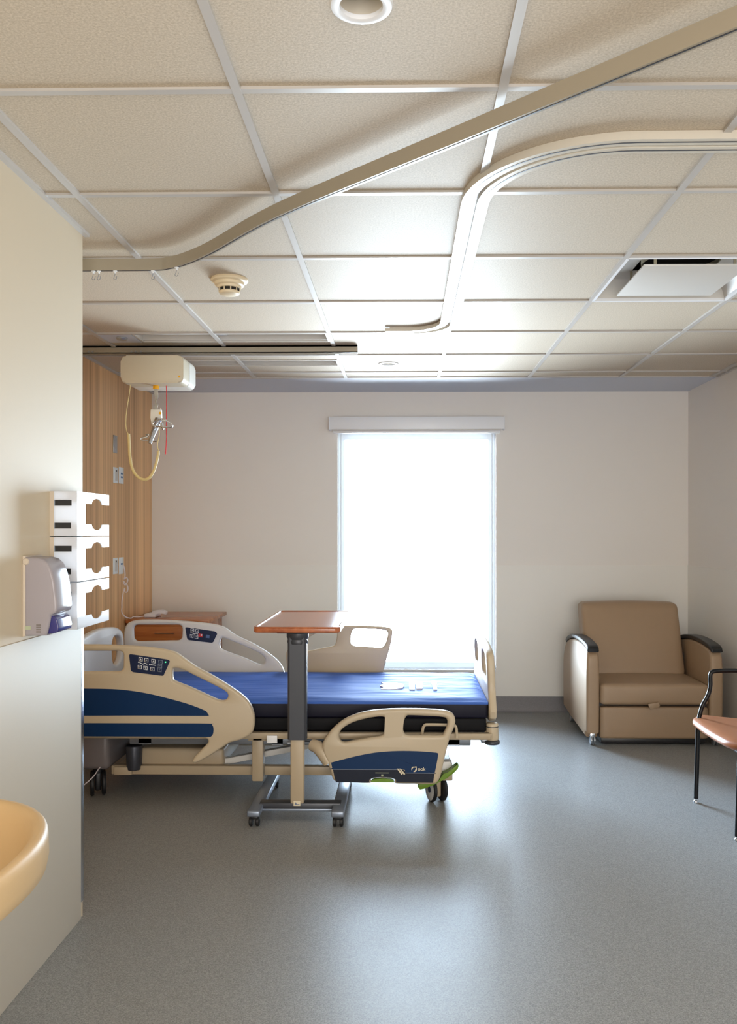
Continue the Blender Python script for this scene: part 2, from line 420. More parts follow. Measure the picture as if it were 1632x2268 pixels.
struct(MB().box(-0.73, -0.65, Y0, Y0 + 0.03, 0, 2.38).box(1.75, 1.83, Y0, Y0 + 0.03, 0, 2.38).box(-0.65, 1.75, Y0, Y0 + 0.03, 2.30, 2.38), 'trim_6', 'white_trim')   # unseen casing added around the rear fill light; the wall has no opening
part_wall = struct(MB().box(XL - 0.15, XP, Y0, YP, 0, CEIL + 0.3), 'wall_partition', 'wall_gloss')
zp = 1.112
struct(MB().box(XP, XP + 0.006, 0.2, YP - 0.03, 0.0, zp, 0.002), 'trim_3', 'partition_panel')
# cove skirting
def cove(p0, p1, nrm, h=0.125, r=0.03):
    prof = [(0.0, h), (0.004, h), (0.004, r)] + [(r - (r - 0.004) * math.cos(a), r - r * math.sin(a)) for a in [PI / 2 * k / 6 for k in range(1, 7)]] + [(r, 0), (0, 0)]
    n = Vector(nrm); pts = [Vector(p0) + n * a + Vector((0, 0, z)) for a, z in prof]
    return pts, Vector(p1) - Vector(p0)
mb = MB(); mb.prism(*cove((XL, YB - 0.004, 0.0005), (XR, YB - 0.004, 0.0005), (0, -1, 0))); struct(mb, 'baseboard_back', 'baseboard_vinyl')
mb = MB(); mb.prism(*cove((XR - 0.004, 0.5, 0.0005), (XR - 0.004, YB - 0.03, 0.0005), (-1, 0, 0))); struct(mb, 'baseboard_right', 'baseboard_vinyl')
mb = MB(); mb.prism(*cove((XL, YP + 0.01, 0.0005), (XL, YB - 0.03, 0.0005), (1, 0, 0))); struct(mb, 'baseboard_left', 'baseboard_vinyl')

# window: frame in the reveal, pane, sill
win = thing('window_1', None, None, (0.1, YB + 0.1, wb)); win['kind'] = 'structure'
fy0, fy1 = YB + 0.10, YB + 0.16
mb = MB(); fw = 0.05
mb.box(wl, wl + fw, fy0, fy1, wb, wt).box(wr - fw, wr, fy0, fy1, wb, wt).box(wl + fw, wr - fw, fy0, fy1, wt - fw, wt).box(wl + fw, wr - fw, fy0, fy1, wb, wb + fw)
mb.box(wl + 0.018, wl + 0.024, fy0 - 0.006, fy0, wb, wt).box(wr - 0.024, wr - 0.018, fy0 - 0.006, fy0, wb, wt)
mb.build('window_frame', 'window_frame_vinyl', win)
MB().box(wl + fw - 0.005, wr - fw + 0.005, fy0 + 0.028, fy0 + 0.034, wb + fw - 0.005, wt - fw + 0.005).build('window_pane', 'window_glass', win)
MB().box(wl - 0.0, wr + 0.0, YB - 0.012, fy0, wb - 0.012, wb + 0.006, 0.002).build('window_sill', 'white_trim', win)

# ------------------------------------------------------------------ ceiling
cols = [-1.775, -1.10, -0.43, 0.252, 0.915, 1.58, 2.24]
rows = [-1.90, -1.21, -0.52, 0.17, 0.87, 1.565, 2.257, 2.952, 3.65, 4.35, 5.018, 5.656, 6.262, 6.481]
holes = {'vent': (0.927, 1.568, 3.662, 4.338), 'lt1': (-1.566, -0.442, 5.03, 5.25), 'lt2': (-1.566, -0.442, 5.82, 6.01)}
dl = []
for px, py in ((800, 8), (860, 805)):
    p = PZ(px, py, CEIL); dl.append(p); holes['d%d' % px] = (p.x - 0.05, p.x + 0.05, p.y - 0.05, p.y + 0.05)
xs = sorted(set([XL - 0.01, XR + 0.01] + [v for h in holes.values() for v in h[:2]])); ys = sorted(set([Y0 - 0.01, 6.481] + [v for h in holes.values() for v in h[2:]]))
mb = MB(); gv = {(i, j): mb.bm.verts.new((xs[i], ys[j], CEIL)) for i in range(len(xs)) for j in range(len(ys))}
for i in range(len(xs) - 1):
    for j in range(len(ys) - 1):
        cx_, cy_ = (xs[i] + xs[i + 1]) / 2, (ys[j] + ys[j + 1]) / 2
        if any(h[0] < cx_ < h[1] and h[2] < cy_ < h[3] for h in holes.values()): continue
        mb.bm.faces.new((gv[i, j], gv[i, j + 1], gv[i + 1, j + 1], gv[i + 1, j]))
ext = bmesh.ops.extrude_face_region(mb.bm, geom=list(mb.bm.faces)); bmesh.ops.translate(mb.bm, verts=[v for v in ext['geom'] if isinstance(v, bmesh.types.BMVert)], vec=(0, 0, 0.015))
mb.box(XL - 0.15, XR + 0.15, Y0 - 0.15, YB + 0.2, CEIL + 0.29, CEIL + 0.33)
ceil_o = struct(mb, 'ceiling', 'ceiling_tile')
struct(MB().box(XL - 0.01, XR + 0.01, 6.481, YB + 0.01, CEIL - 0.002, CEIL + 0.015), 'trim_4', 'drywall')
# exposed grid of T bars
mb = MB(); gw = 0.012; gz0, gz1 = CEIL - 0.009, CEIL + 0.001
for x in cols:
    ya = YP if x < XP else Y0
    mb.box(x - gw, x + gw, ya, 6.481, gz0, gz1)
for y in rows:
    xa = XP if y < YP else XL
    segs = [(xa, XR)]
    if y == 5.656 or y == 5.018: pass
    for a, c in segs:
        cc = [q for q in cols if a < q < c]; pts = [a] + cc + [c]
        for q0, q1 in zip(pts, pts[1:]): mb.box(q0 + (gw if q0 in cc else 0), q1 - (gw if q1 in cc else 0), y - gw, y + gw, gz0 + 0.0015, gz1)
mb.box(XP, XP + 0.02, Y0, YP + 0.02, CEIL - 0.012, CEIL).box(XR - 0.02, XR, Y0, 6.481, CEIL - 0.012, CEIL)
mb.box(XL, XL + 0.02, YP, YB, CEIL - 0.012, CEIL)
struct(mb, 'trim_5', 'grid_metal')

def clear_up(label, name='recessed_downlight'):
    pass
# recessed downlights
for k, p in enumerate(dl):
    r = thing('recessed_downlight', ['round recessed ceiling downlight with a white ring, nearest the viewer', 'small round recessed downlight in the bright ceiling near the window'][k], 'ceiling light', (p.x, p.y, CEIL), 'recessed downlights')
    MB().lathe(p, [(0.047, 0.004), (0.047, -0.006), (0.055, -0.009), (0.066, -0.007), (0.069, 0.0), (0.069, 0.001)], n=48).build('trim_ring', 'white_trim', r)
    MB().lathe(p, [(0.048, 0.0), (0.045, 0.02), (0.036, 0.06), (0.030, 0.085), (0.0, 0.088)], n=48).build('reflector', 'lamp_reflector', r)

# linear light fixtures
def troffer(x0, x1, y0, y1, label):
    r = thing('linear_light', label, 'ceiling light', ((x0 + x1) / 2, (y0 + y1) / 2, CEIL), 'long recessed ceiling lights over the bed')
    mb = MB(); z0, z1 = CEIL - 0.006, CEIL + 0.07; t = 0.012
    mb.box(x0, x0 + t, y0, y1, z0, z1).box(x1 - t, x1, y0, y1, z0, z1).box(x0 + t, x1 - t, y0, y0 + t, z0, z1).box(x0 + t, x1 - t, y1 - t, y1, z0, z1).box(x0, x1, y0, y1, z1, z1 + 0.006)
    mb.build('housing', 'vent_white', r)
    MB().box(x0 + t, x1 - t, y0 + 0.03, y1 - 0.05, CEIL + 0.03, CEIL + 0.036).build('lens', 'lens_white', r)
    MB().box(x0 + 0.45, x0 + 0.52, y0 + 0.02, y1 - 0.04, CEIL + 0.020, CEIL + 0.030).build('bracket', 'white_trim', r)
    MB().box(x0 + t, x1 - t, y1 - 0.05, y1 - 0.042, CEIL - 0.002, CEIL + 0.05).build('side_rail', 'grid_metal', r)
troffer(-1.566, -0.442, 5.03, 5.25, 'long recessed strip light in the ceiling, nearer the viewer, beyond the smoke detector')
troffer(-1.566, -0.442, 5.82, 6.01, 'long recessed strip light in the ceiling, nearer the window, right of the lift motor')
r = thing('occupancy_sensor', 'white ceiling panel with a small round sensor, left end of the strip light', 'sensor', (-1.67, 5.14, CEIL))
MB().box(-1.763, -1.572, 5.03, 5.25, CEIL - 0.006, CEIL - 0.0005).build('panel', 'drywall', r)
MB().lathe(PZ(270, 748, CEIL - 0.006), [(0.033, 0.0), (0.033, -0.006), (0.026, -0.014), (0.0, -0.018)], n=32).build('sensor_eye', 'plate_steel', r)

# square air diffuser
vx0, vx1, vy0, vy1 = holes['vent']
r = thing('ceiling_air_diffuser', 'square white air diffuser with a drop panel in the ceiling at right', 'air vent', ((vx0 + vx1) / 2, (vy0 + vy1) / 2, CEIL))
mb = MB(); ix0, ix1, iy0, iy1 = vx0 + 0.15, vx1 - 0.15, vy0 + 0.15, vy1 - 0.15; hz = CEIL + 0.13
o_ = [(vx0, vy0), (vx1, vy0), (vx1, vy1), (vx0, vy1)]; i_ = [(ix0, iy0), (ix1, iy0), (ix1, iy1), (ix0, iy1)]
steps = [(0, 0.0), (0.12, 0.04), (0.4, 0.085), (1.0, 0.10)]
prev = None
for f_, h_ in steps:
    ring = [mb.bm.verts.new((o_[k][0] * (1 - f_) + i_[k][0] * f_, o_[k][1] * (1 - f_) + i_[k][1] * f_, CEIL + h_ - 0.003)) for k in range(4)]
    if prev:
        for k in range(4): mb.bm.faces.new((prev[k], prev[(k + 1) % 4], ring[(k + 1) % 4], ring[k]))
    prev = ring
mb.build('cone', 'vent_white', r)
mb = MB(); mb.box(vx0 - 0.006, vx0 + 0.006, vy0, vy1, CEIL - 0.010, CEIL + 0.004).box(vx1 - 0.006, vx1 + 0.006, vy0, vy1, CEIL - 0.010, CEIL + 0.004)
mb.box(vx0, vx1, vy0 - 0.006, vy0 + 0.006, CEIL - 0.010, CEIL + 0.004).box(vx0, vx1, vy1 - 0.006, vy1 + 0.006, CEIL - 0.010, CEIL + 0.004)
mb.build('border_frame', 'white_trim', r)
mb = MB(); cc = Vector(((vx0 + vx1) / 2, (vy0 + vy1) / 2, CEIL + 0.095)); mb.lathe(cc, [(0.165, 0.0), (0.165, 0.14), (0.0, 0.14)], n=40); mb.build('duct_neck', 'dark_void', r)
mb = MB(); mb.lathe(cc, [(0.167, -0.02), (0.172, -0.02), (0.172, 0.03), (0.167, 0.03)], n=40)
for sx in (-1, 1):
    for sy in (-1, 1): mb.box(cc.x + sx * 0.17 - 0.006, cc.x + sx * 0.17 + 0.006, cc.y + sy * 0.2 - 0.002, cc.y + sy * 0.2 + 0.002, CEIL + 0.004, CEIL + 0.10)
mb.build('bracket', 'duct_tan', r)
pv0 = PZ(1430, 588, CEIL - 0.002); pv1 = PZ(1366, 655, CEIL - 0.002)
MB().box(1.024, 1.474, pv0.y, pv1.y, CEIL - 0.004, CEIL + 0.004, 0.0015).build('drop_panel', 'vent_white', r)

# smoke detector
p = PZ(508, 618, CEIL)
r = thing('smoke_detector', 'round cream smoke detector on the ceiling above the bed', 'smoke detector', (p.x, p.y, CEIL - 0.075))
MB().lathe(p, [(0.0, 0), (0.082, 0.0), (0.084, -0.008), (0.080, -0.014), (0.068, -0.018), (0.066, -0.03), (0.056, -0.034), (0.053, -0.044), (0.0, -0.044)], n=48).build('base', 'detector_cream', r)
MB().lathe(p, [(0.046, -0.043), (0.045, -0.058)], n=48).build('sensing_chamber', 'dark_void', r)
mb = MB(); mb.lathe(p, [(0.0, -0.074), (0.034, -0.073), (0.044, -0.068), (0.047, -0.060), (0.045, -0.056), (0.0, -0.056)], n=48)
for k in range(10):
    a = 2 * PI * k / 10; q = p + Vector((math.cos(a) * 0.0465, math.sin(a) * 0.0465, 0)); mb.cyl(q + Vector((0, 0, -0.043)), q + Vector((0, 0, -0.058)), 0.0028, n=8)
mb.build('cap', 'detector_cream', r)

# ------------------------------------------------------------------ tracks under the ceiling
zt = 2.528
path = [PZ(178, 599.7, zt), PZ(326, 599, zt), PZ(376, 595, zt), PZ(414, 585, zt), PZ(471, 560, zt)]
A_ = PZ(620, 480, zt); B_ = PZ(1632, 65, zt); dirn = (B_ - A_).normalized()
yy = (PZ(178, 599.7, zt).y + PZ(300, 599.5, zt).y) / 2
pts = [Vector((XL + 0.01, yy, 0)), Vector((-1.5, yy, 0)), Vector((PZ(326, 599, zt).x, yy, 0))] + [Vector((q.x, q.y, 0)) for q in path[2:]] + [Vector((A_.x, A_.y, 0)), Vector(((B_.x + A_.x) / 2, (B_.y + A_.y) / 2, 0)), Vector((B_.x, B_.y, 0)), Vector((B_.x + dirn.x * 1.3, B_.y + dirn.y * 1.3, 0))]
sm = cr([tuple(q) for q in pts], 8, False)
trk = thing('curtain_track', 'long cream curtain track hung below the ceiling, running diagonally then bending left', 'curtain track', (A_.x, A_.y, zt))
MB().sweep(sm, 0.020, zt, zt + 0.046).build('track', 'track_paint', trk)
MB().sweep(sm, 0.004, zt - 0.0012, zt + 0.0004).build('slot', 'dark_steel', trk)
for f_ in (0.02, 0.97):
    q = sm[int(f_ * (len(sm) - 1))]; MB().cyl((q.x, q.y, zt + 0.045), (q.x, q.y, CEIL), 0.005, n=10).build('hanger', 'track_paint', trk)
# gliders with wire hooks
def glider(p, lab):
    r = thing('curtain_hook', lab, 'curtain hook', (p.x, p.y, zt - 0.04), 'curtain hooks in the diagonal track')
    mb = MB(); mb.box(p.x - 0.003, p.x + 0.003, p.y - 0.004, p.y + 0.004, zt - 0.011, zt + 0.001, 0.001).box(p.x - 0.008, p.x + 0.008, p.y - 0.003, p.y + 0.003, zt - 0.003, zt - 0.0005)
    mb.build('glider', 'white_trim', r)
    c = Vector((p.x, p.y, zt - 0.011))
    MB().tube(cr([c, c + Vector((-0.002, 0, -0.010)), c + Vector((-0.006, 0, -0.021)), c + Vector((-0.002, 0, -0.026)), c + Vector((0.005, 0, -0.022)), c + Vector((0.007, 0, -0.012))], 4, False), 0.0012, 6).build('wire_hook', 'steel_grey', r)
for px, lab in ((207, 'leftmost small wire curtain hook hanging from the track'), (219, 'second wire curtain hook from the left, paired close to the first'),
                (255, 'third wire curtain hook from the left on the track'), (339, 'wire curtain hook at the start of the track bend'), (391, 'rightmost wire curtain hook, on the bend of the track')):
    q = PZ(px, 600, zt)
    if px == 391: q = PZ(391, 591.5, zt); 
    else: q = Vector((q.x * yy / q.y, yy, zt))
    glider(q, lab)

# double track with the quarter bend
def dbl(off, w, name, parent, mt, z0, z1):
    ya, xa, R = 2.558, 0.240, 0.44     # centre lines
    pts = [Vector((XR - 0.01, ya + off)), Vector((xa + R, ya + off))]
    r_ = R - off
    for k in range(1, 14): a = PI / 2 * k / 14; pts.append(Vector((xa + R - math.sin(a) * r_, ya + R - math.cos(a) * r_)))
    pts += [Vector((xa + off, ya + R)), Vector((xa + off, 4.72 + off))]
    for k in range(1, 9): a = PI / 2 * k / 8; rr = 0.22; pts.append(Vector((xa + off - rr + math.cos(a) * rr, 4.72 + off + math.sin(a) * rr)))
    pts.append(Vector((xa + off - 0.32, 4.94 + off)))
    MB().sweep(pts, w, z0, z1).build(name, mt, parent)
r = thing('double_ceiling_track', 'white double ceiling track curving from the right toward the window', 'ceiling track', (0.24, 3.0, CEIL - 0.02))
dbl(-0.027, 0.040, 'outer_rail', r, 'track_white', CEIL - 0.026, CEIL - 0.008)
dbl(0.027, 0.040, 'inner_rail', r, 'track_white', CEIL - 0.026, CEIL - 0.008)
dbl(-0.027, 0.006, 'slot', r, 'charcoal_metal', CEIL - 0.0268, CEIL - 0.025)
dbl(0.027, 0.006, 'slot', r, 'charcoal_metal', CEIL - 0.0268, CEIL - 0.025)
dbl(0.0, 0.09, 'mounting_strip', r, 'track_white', CEIL - 0.0085, CEIL - 0.0005)

# ------------------------------------------------------------------ patient lift
YL = 5.38
r = thing('lift_rail', 'cream cross rail below the ceiling that carries the patient lift', 'ceiling rail', (-1.2, YL, 2.55))
xr_ = PY(792, 780, YL).x
mb = MB(); mb.box(XL + 0.005, xr_, YL - 0.03, YL - 0.022, 2.552, CEIL - 0.005).box(XL + 0.005, xr_, YL + 0.022, YL + 0.03, 2.552, CEIL - 0.005).box(XL + 0.005, xr_, YL - 0.03, YL + 0.03, CEIL - 0.013, CEIL - 0.005)
mb.box(XL + 0.005, xr_, YL - 0.03, YL - 0.012, 2.552, 2.556).box(XL + 0.005, xr_, YL + 0.012, YL + 0.03, 2.552, 2.556)
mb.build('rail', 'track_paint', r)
MB().box(XL + 0.005, xr_ - 0.01, YL - 0.012, YL + 0.012, 2.560, 2.562).build('slot', 'dark_steel', r)
for px in (196, 205, 291, 300, 312): q = PY(px, 783, YL - 0.032); MB().cyl((q.x, YL - 0.034, 2.562), (q.x, YL - 0.028, 2.562), 0.006, n=12).build('bolt', 'plate_steel', r)

ya = 5.20; yb_ = 5.42
a = PY(267, 787, ya); c = PY(406, 848, ya)
lift = thing('patient_lift', 'beige ceiling lift motor box with spreader bar, hose and red cord above the bed', 'patient lift', ((a.x + c.x) / 2, YL - 0.06, c.z))
fr = [(a.x, c.z), (c.x, c.z), (c.x, a.z), (a.x, a.z)]
mb = MB(); o2 = rpoly(fr, 0.035, 6); mb.prism([(p_.x, ya, p_.y) for p_ in o2], (0, 0.15, 0), 0.01, 3); mb.build('motor_housing', 'lift_beige', lift)
mb = MB(); o3 = rpoly([(a.x + 0.004, c.z + 0.002), (c.x - 0.0, c.z + 0.002), (c.x - 0.0, a.z - 0.002), (a.x + 0.004, a.z - 0.002)], 0.03, 6)
mb.prism([(p_.x, ya + 0.145, p_.y) for p_ in o3], (0, 0.16, 0), 0.02, 3); mb.build('rear_housing', 'lift_white', lift)
q = PY(397, 834, ya); MB().cyl((q.x, ya - 0.001, q.z), (q.x, ya + 0.004, q.z), 0.007, n=6).build('emblem', 'amber', lift)
YH = 5.30
mb = MB(); q = PY(345, 850, YH); mb.cyl(q, q + Vector((0, 0, -0.03)), 0.011, 0.009); mb.build('strap_outlet', 'lift_white', lift)
mb = MB(); q = PY(345.5, 853, YH); q2 = PY(345.5, 862, YH); mb.cyl(q, q2, 0.018, 0.020, n=8, bev=0.002); mb.build('stop_ring', 'amber', lift)
mb = MB()
sp_ = [PY(x, y, YH) for x, y in ((345, 860), (346, 872), (347, 881), (345, 887), (345, 892), (346, 897), (345, 906), (345, 915))]
wd = [0.011, 0.011, 0.010, 0.009, 0.006, 0.012, 0.009, 0.008]; tw = [0.3, 0.1, -0.3, -0.7, -1.0, -0.2, 0.1, 0.0]
prev = None
for q, w_, t_ in zip(sp_, wd, tw):
    u = Vector((math.cos(t_), math.sin(t_), 0)) * w_; v = Vector((-math.sin(t_), math.cos(t_), 0)) * 0.0015
    ring = [mb.bm.verts.new(q + k) for k in (u + v, v - u, -u - v, u - v)]
    if prev:
        for k in range(4): mb.bm.faces.new((prev[k], prev[(k + 1) % 4], ring[(k + 1) % 4], ring[k]))
    prev = ring
mb.build('lifting_strap', 'strap_grey', lift)
mb = MB(); q = [PY(x, y, YH - 0.015) for x, y in ((333, 907), (356, 907), (357, 925), (353, 936), (335, 940), (333, 925))]
mb.prism([tuple(v) for v in q], (0, 0.03, 0), 0.003); mb.cyl(PY(355.5, 911, YH), PY(355.5, 903.5, YH), 0.003, n=8)
body = mb.build('strap_block', 'lift_white', lift)
q = PY(354.5, 915, YH - 0.017); MB().cyl(q, q + Vector((0, 0.004, 0)), 0.008, n=12).build('button', 'amber', lift)
mb = MB(); mb.tube([PY(351, 928, YH - 0.02), PY(346, 942, YH - 0.03), PY(339, 960, YH - 0.05), PY(331, 982, YH - 0.07)], [0.022, 0.021, 0.016, 0.012], 16)
mb.cyl(PY(358, 938, YH - 0.07), PY(360, 950, YH - 0.075), 0.011, 0.008, n=14).lathe(PY(360, 949, YH - 0.078), [(0, -0.010), (0.007, -0.007), (0.010, 0), (0.007, 0.007), (0, 0.010)], n=16)
mb.build('spreader_bar', 'brushed_steel', lift)
mb = MB()
mb.tube(cr([PY(x, y, YH - 0.09) for x, y in ((369, 932), (361, 928), (354, 929), (341, 935), (339, 940), (343, 944), (354, 944.5), (368, 946.5), (377, 946.5), (382, 943), (379, 938), (368, 932), (360, 931), (352, 934))], 4, False), 0.0046, 8)
mb.build('sling_hook', 'chrome', lift)
mb = MB(); mb.tube(cr([PY(x, y, YH - 0.06) for x, y in ((323, 963.5), (329, 962), (326, 967), (314, 970), (311.5, 973), (316, 975.5), (326, 976), (340, 977.5), (347, 977))], 4, False), 0.0044, 8); mb.build('sling_hook', 'chrome', lift)
thin1 = [PY(x, y, YH - 0.04) for x, y in ((289, 850), (286, 875), (281, 905), (278.5, 935), (280, 952), (283.5, 961), (286, 968))]
mb = MB(); mb.tube(cr(thin1, 5, False), 0.0026, 8)
mb.tube(cr([PY(x, y, YH - 0.04) for x, y in ((352, 946), (353, 960), (350.5, 974), (349, 982), (349, 992), (352.5, 1000), (351, 1008))], 5, False), 0.0028, 8); mb.build('pneumatic_tube', 'cream_hose', lift)
mb = MB(); mb.tube(cr([PY(x, y, YH - 0.04) for x, y in ((285, 961), (286, 985), (287.5, 1010), (292, 1035), (301, 1052), (315, 1061.5), (328, 1060), (338, 1048), (345, 1030), (350, 1008), (350.5, 999))], 6, False), 0.0085, 14); mb.build('coil_hose', 'cream_hose', lift)
mb = MB(); mb.tube(cr([PY(x, y, YH) for x, y in ((368.5, 851), (369, 880), (368.5, 930), (368.5, 975), (366.5, 1006))], 4, False), [0.0028] * 17, 8); mb.build('emergency_cord', 'red_cord', lift)

# ------------------------------------------------------------------ wall fittings on the wood wall
def wallplate(px0, px1, py0, py1, name, label, cat, mt, group=None, inner=None):
    a = PX(px0, py0, XL + 0.006); c = PX(px1, py1, XL + 0.006); y0, y1 = a.y, c.y; zc = (a.z + PX(px0, py1, XL + 0.006).z) / 2; hz = (a.z - PX(px0, py1, XL + 0.006).z) / 2
    r = thing(name, label, cat, (XL, (y0 + y1) / 2, zc - hz), group)
    MB().box(XL, XL + 0.006, y0, y1, zc - hz, zc + hz, 0.002).build('cover_plate', mt, r)
    ym = (y0 + y1) / 2; wy = (y1 - y0)
    if inner == 'rocker':
        MB().box(XL + 0.005, XL + 0.009, ym - wy * 0.22, ym + wy * 0.22, zc - hz * 0.7, zc + hz * 0.7, 0.001).build('rocker', 'pale_plastic', r)
        MB().box(XL + 0.008, XL + 0.0095, ym - wy * 0.12, ym + wy * 0.12, zc + hz * 0.45, zc + hz * 0.65).build('indicator', 'charcoal_metal', r)
    elif inner == 'jack2':
        for d_ in (0.22, -0.22): MB().box(XL + 0.005, XL + 0.009, ym - wy * 0.16, ym + wy * 0.16, zc + hz * (d_ - 0.1), zc + hz * (d_ + 0.1)).build('jack', 'socket_blue', r)
    elif inner == 'jack1':
        MB().box(XL + 0.005, XL + 0.009, ym - wy * 0.16, ym + wy * 0.16, zc + hz * 0.12, zc + hz * 0.32).build('jack', 'socket_blue', r)
    elif inner == 'screw':
        for d_ in (0.75, -0.75): MB().cyl((XL + 0.005, ym, zc + hz * d_), (XL + 0.008, ym, zc + hz * d_), 0.004, n=12).build('screw', 'chrome', r)
wallplate(252, 260, 963, 1002, 'blank_wall_plate', 'tall blank steel plate on the wood wall, above the outlets', 'wall plate', 'plate_steel', None, 'screw')
wallplate(252, 262, 1034, 1069, 'wall_switch', 'upper white switch plate on the wood wall, left of its pair', 'switch', 'plate_blue_white', None, 'rocker')
wallplate(264.5, 274, 1034, 1070.5, 'data_outlet', 'upper data outlet with two blue jacks on the wood wall', 'outlet', 'plate_blue_white', None, 'jack2')
wallplate(251.5, 261.5, 1236, 1272, 'wall_switch', 'lower white switch plate on the wood wall, above the headboard', 'switch', 'plate_blue_white', None, 'rocker')
wallplate(264.5, 274, 1235, 1272, 'data_outlet', 'lower data outlet with the phone cord plugged in', 'outlet', 'plate_blue_white', None, 'jack1')

# ------------------------------------------------------------------ bedside cabinet and telephone
nx0, nx1, ny0, ny1, nz = XL + 0.012, -1.436, 6.45, 7.10, 0.814
r = thing('bedside_cabinet', 'reddish wood bedside cabinet in the corner behind the bed', 'cabinet', ((nx0 + nx1) / 2, (ny0 + ny1) / 2, 0))
MB().box(nx0, nx1, ny0, ny1, nz - 0.028, nz, 0.004).build('top', 'wood_cherry', r)
MB().box(nx0 + 0.01, nx1 - 0.035, ny0 + 0.025, ny1 - 0.01, 0.06, nz - 0.029, 0.003).build('body', 'wood_cherry', r)
for k in range(3):
    z1_ = nz - 0.05 - k * 0.225; d = MB().box(nx0 + 0.03, nx1 - 0.05, ny0 + 0.008, ny0 + 0.024, z1_ - 0.21, z1_, 0.004).build('drawer', 'wood_cherry', r)
    MB().tube([(nx0 + 0.22, ny0 + 0.01, z1_ - 0.05), (nx0 + 0.22, ny0 - 0.012, z1_ - 0.05), (nx0 + 0.36, ny0 - 0.012, z1_ - 0.05), (nx0 + 0.36, ny0 + 0.01, z1_ - 0.05)], 0.004, 8).build('handle', 'brushed_steel', d)
for sx in (nx0 + 0.05, nx1 - 0.08):
    for sy in (ny0 + 0.06, ny1 - 0.06): MB().cyl((sx, sy, 0.0), (sx, sy, 0.062), 0.022, n=16, bev=0.003).build('foot', 'black_plastic', r)
c = PZ(352, 1367, nz)
nz_ = nz; nz = nz + 0.001
tel = thing('telephone', 'white corded telephone handset lying on the bedside cabinet', 'telephone', (c.x, c.y, nz))
mb = MB(); mb.box(c.x - 0.10, c.x - 0.01, c.y - 0.06, c.y + 0.10, nz, nz + 0.030, 0.010, 3); mb.build('base', 'phone_white', tel)
mb = MB(); hp = cr([Vector((c.x - 0.055, 0, nz + 0.02)), Vector((c.x - 0.035, 0, nz + 0.047)), Vector((c.x + 0.005, 0, nz + 0.058)), Vector((c.x + 0.045, 0, nz + 0.054)), Vector((c.x + 0.068, 0, nz + 0.040))], 5, False)
prof = [(v.x, v.z) for v in hp] + [(c.x + 0.064, nz + 0.024), (c.x + 0.04, nz + 0.030), (c.x + 0.01, nz + 0.036), (c.x - 0.018, nz + 0.026), (c.x - 0.030, nz + 0.002), (c.x - 0.050, nz + 0.001)]
mb.prism([(x, c.y - 0.055, z) for x, z in prof], (0, 0.055, 0), 0.004); mb.build('handset', 'phone_white', tel)
mb = MB(); YC = 6.37
cp = [(273, 1251), (276, 1262), (277, 1275), (275, 1283), (280, 1279), (283, 1286), (277, 1296), (273, 1287), (278, 1292), (283, 1300), (282, 1310), (277, 1311), (276, 1303), (273, 1312), (270, 1330), (268, 1345), (269, 1356), (277, 1366), (288, 1374), (292, 1372), (295, 1366), (305, 1366), (316, 1368)]
pth = [PY(x, y, YC if i < 17 else YC + 0.0 + (i - 16) * 0.033) for i, (x, y) in enumerate(cp)]
for q in pth:
    q.x = max(q.x, XL + 0.012)
    if q.y > 6.42: q.z = max(q.z, nz + 0.010)
end = Vector((c.x - 0.09, c.y - 0.01, nz + 0.012)); pth[-3].z = nz + 0.014; pth[-2].z = nz + 0.010; pth[-1].z = nz + 0.010; pth.append(end)
mb.tube(cr(pth, 5, False), 0.0042, 8); mb.build('cord', 'cord_white', tel)

# ------------------------------------------------------------------ hospital bed
BN, BF = 4.72, 5.68                       # near and far side of the mattress
YN, YF = 4.62, 5.76                       # planes of the near and far side rails
bed = thing('hospital_bed', 'adjustable hospital bed with blue mattress and beige plastic side rails', 'bed', (-0.65, 5.2, 0))
xm0, xm1 = -1.74, PY(1081, 1560, BN).x
zmt = 0.56
mb = MB(); NX, NY = 60, 24; grid = []
for i in range(NX + 1):
    row = []
    for j in range(NY + 1):
        u, v = i / NX, j / NY; x = xm0 + (xm1 - xm0) * u; y = BN + (BF - BN) * v
        ed = min(u * (xm1 - xm0), (1 - u) * (xm1 - xm0), v * (BF - BN), (1 - v) * (BF - BN))
        z = zmt - 0.012 * math.exp(-ed / 0.012)
        z += 0.003 * math.sin(x * 9 + y * 17) * min(1, ed / 0.1) + 0.0032 * math.sin((x * 0.55 - y * 1.0) * 46 + math.sin(x * 7)) * max(0, (x - 0.0) / 0.45) * min(1, ed / 0.06)
        row.append(mb.bm.verts.new((x, y, z)))
    grid.append(row)
for i in range(NX):
    for j in range(NY): mb.bm.faces.new((grid[i][j], grid[i + 1][j], grid[i + 1][j + 1], grid[i][j + 1]))
per = [grid[i][0] for i in range(NX + 1)] + [grid[NX][j] for j in range(1, NY + 1)] + [grid[i][NY] for i in range(NX - 1, -1, -1)] + [grid[0][j] for j in range(NY - 1, 0, -1)]
low = [mb.bm.verts.new((v.co.x, v.co.y, v.co.z - 0.012)) for v in per]
for i in range(len(per)): mb.bm.faces.new((per[i], low[i], low[(i + 1) % len(per)], per[(i + 1) % len(per)]))
matt = mb.build('mattress', 'mattress_blue', bed, ang=60)
MB().box(xm0 + 0.001, xm1 - 0.001, BN + 0.001, BF - 0.001, zmt - 0.10, zmt - 0.014, 0.012, 3).build('side_band', 'mattress_side', matt)
MB().box(xm0 + 0.01, xm1 - 0.01, BN + 0.006, BF - 0.006, 0.388, zmt - 0.098, 0.01, 3).build('base_cover', 'mattress_base', matt)
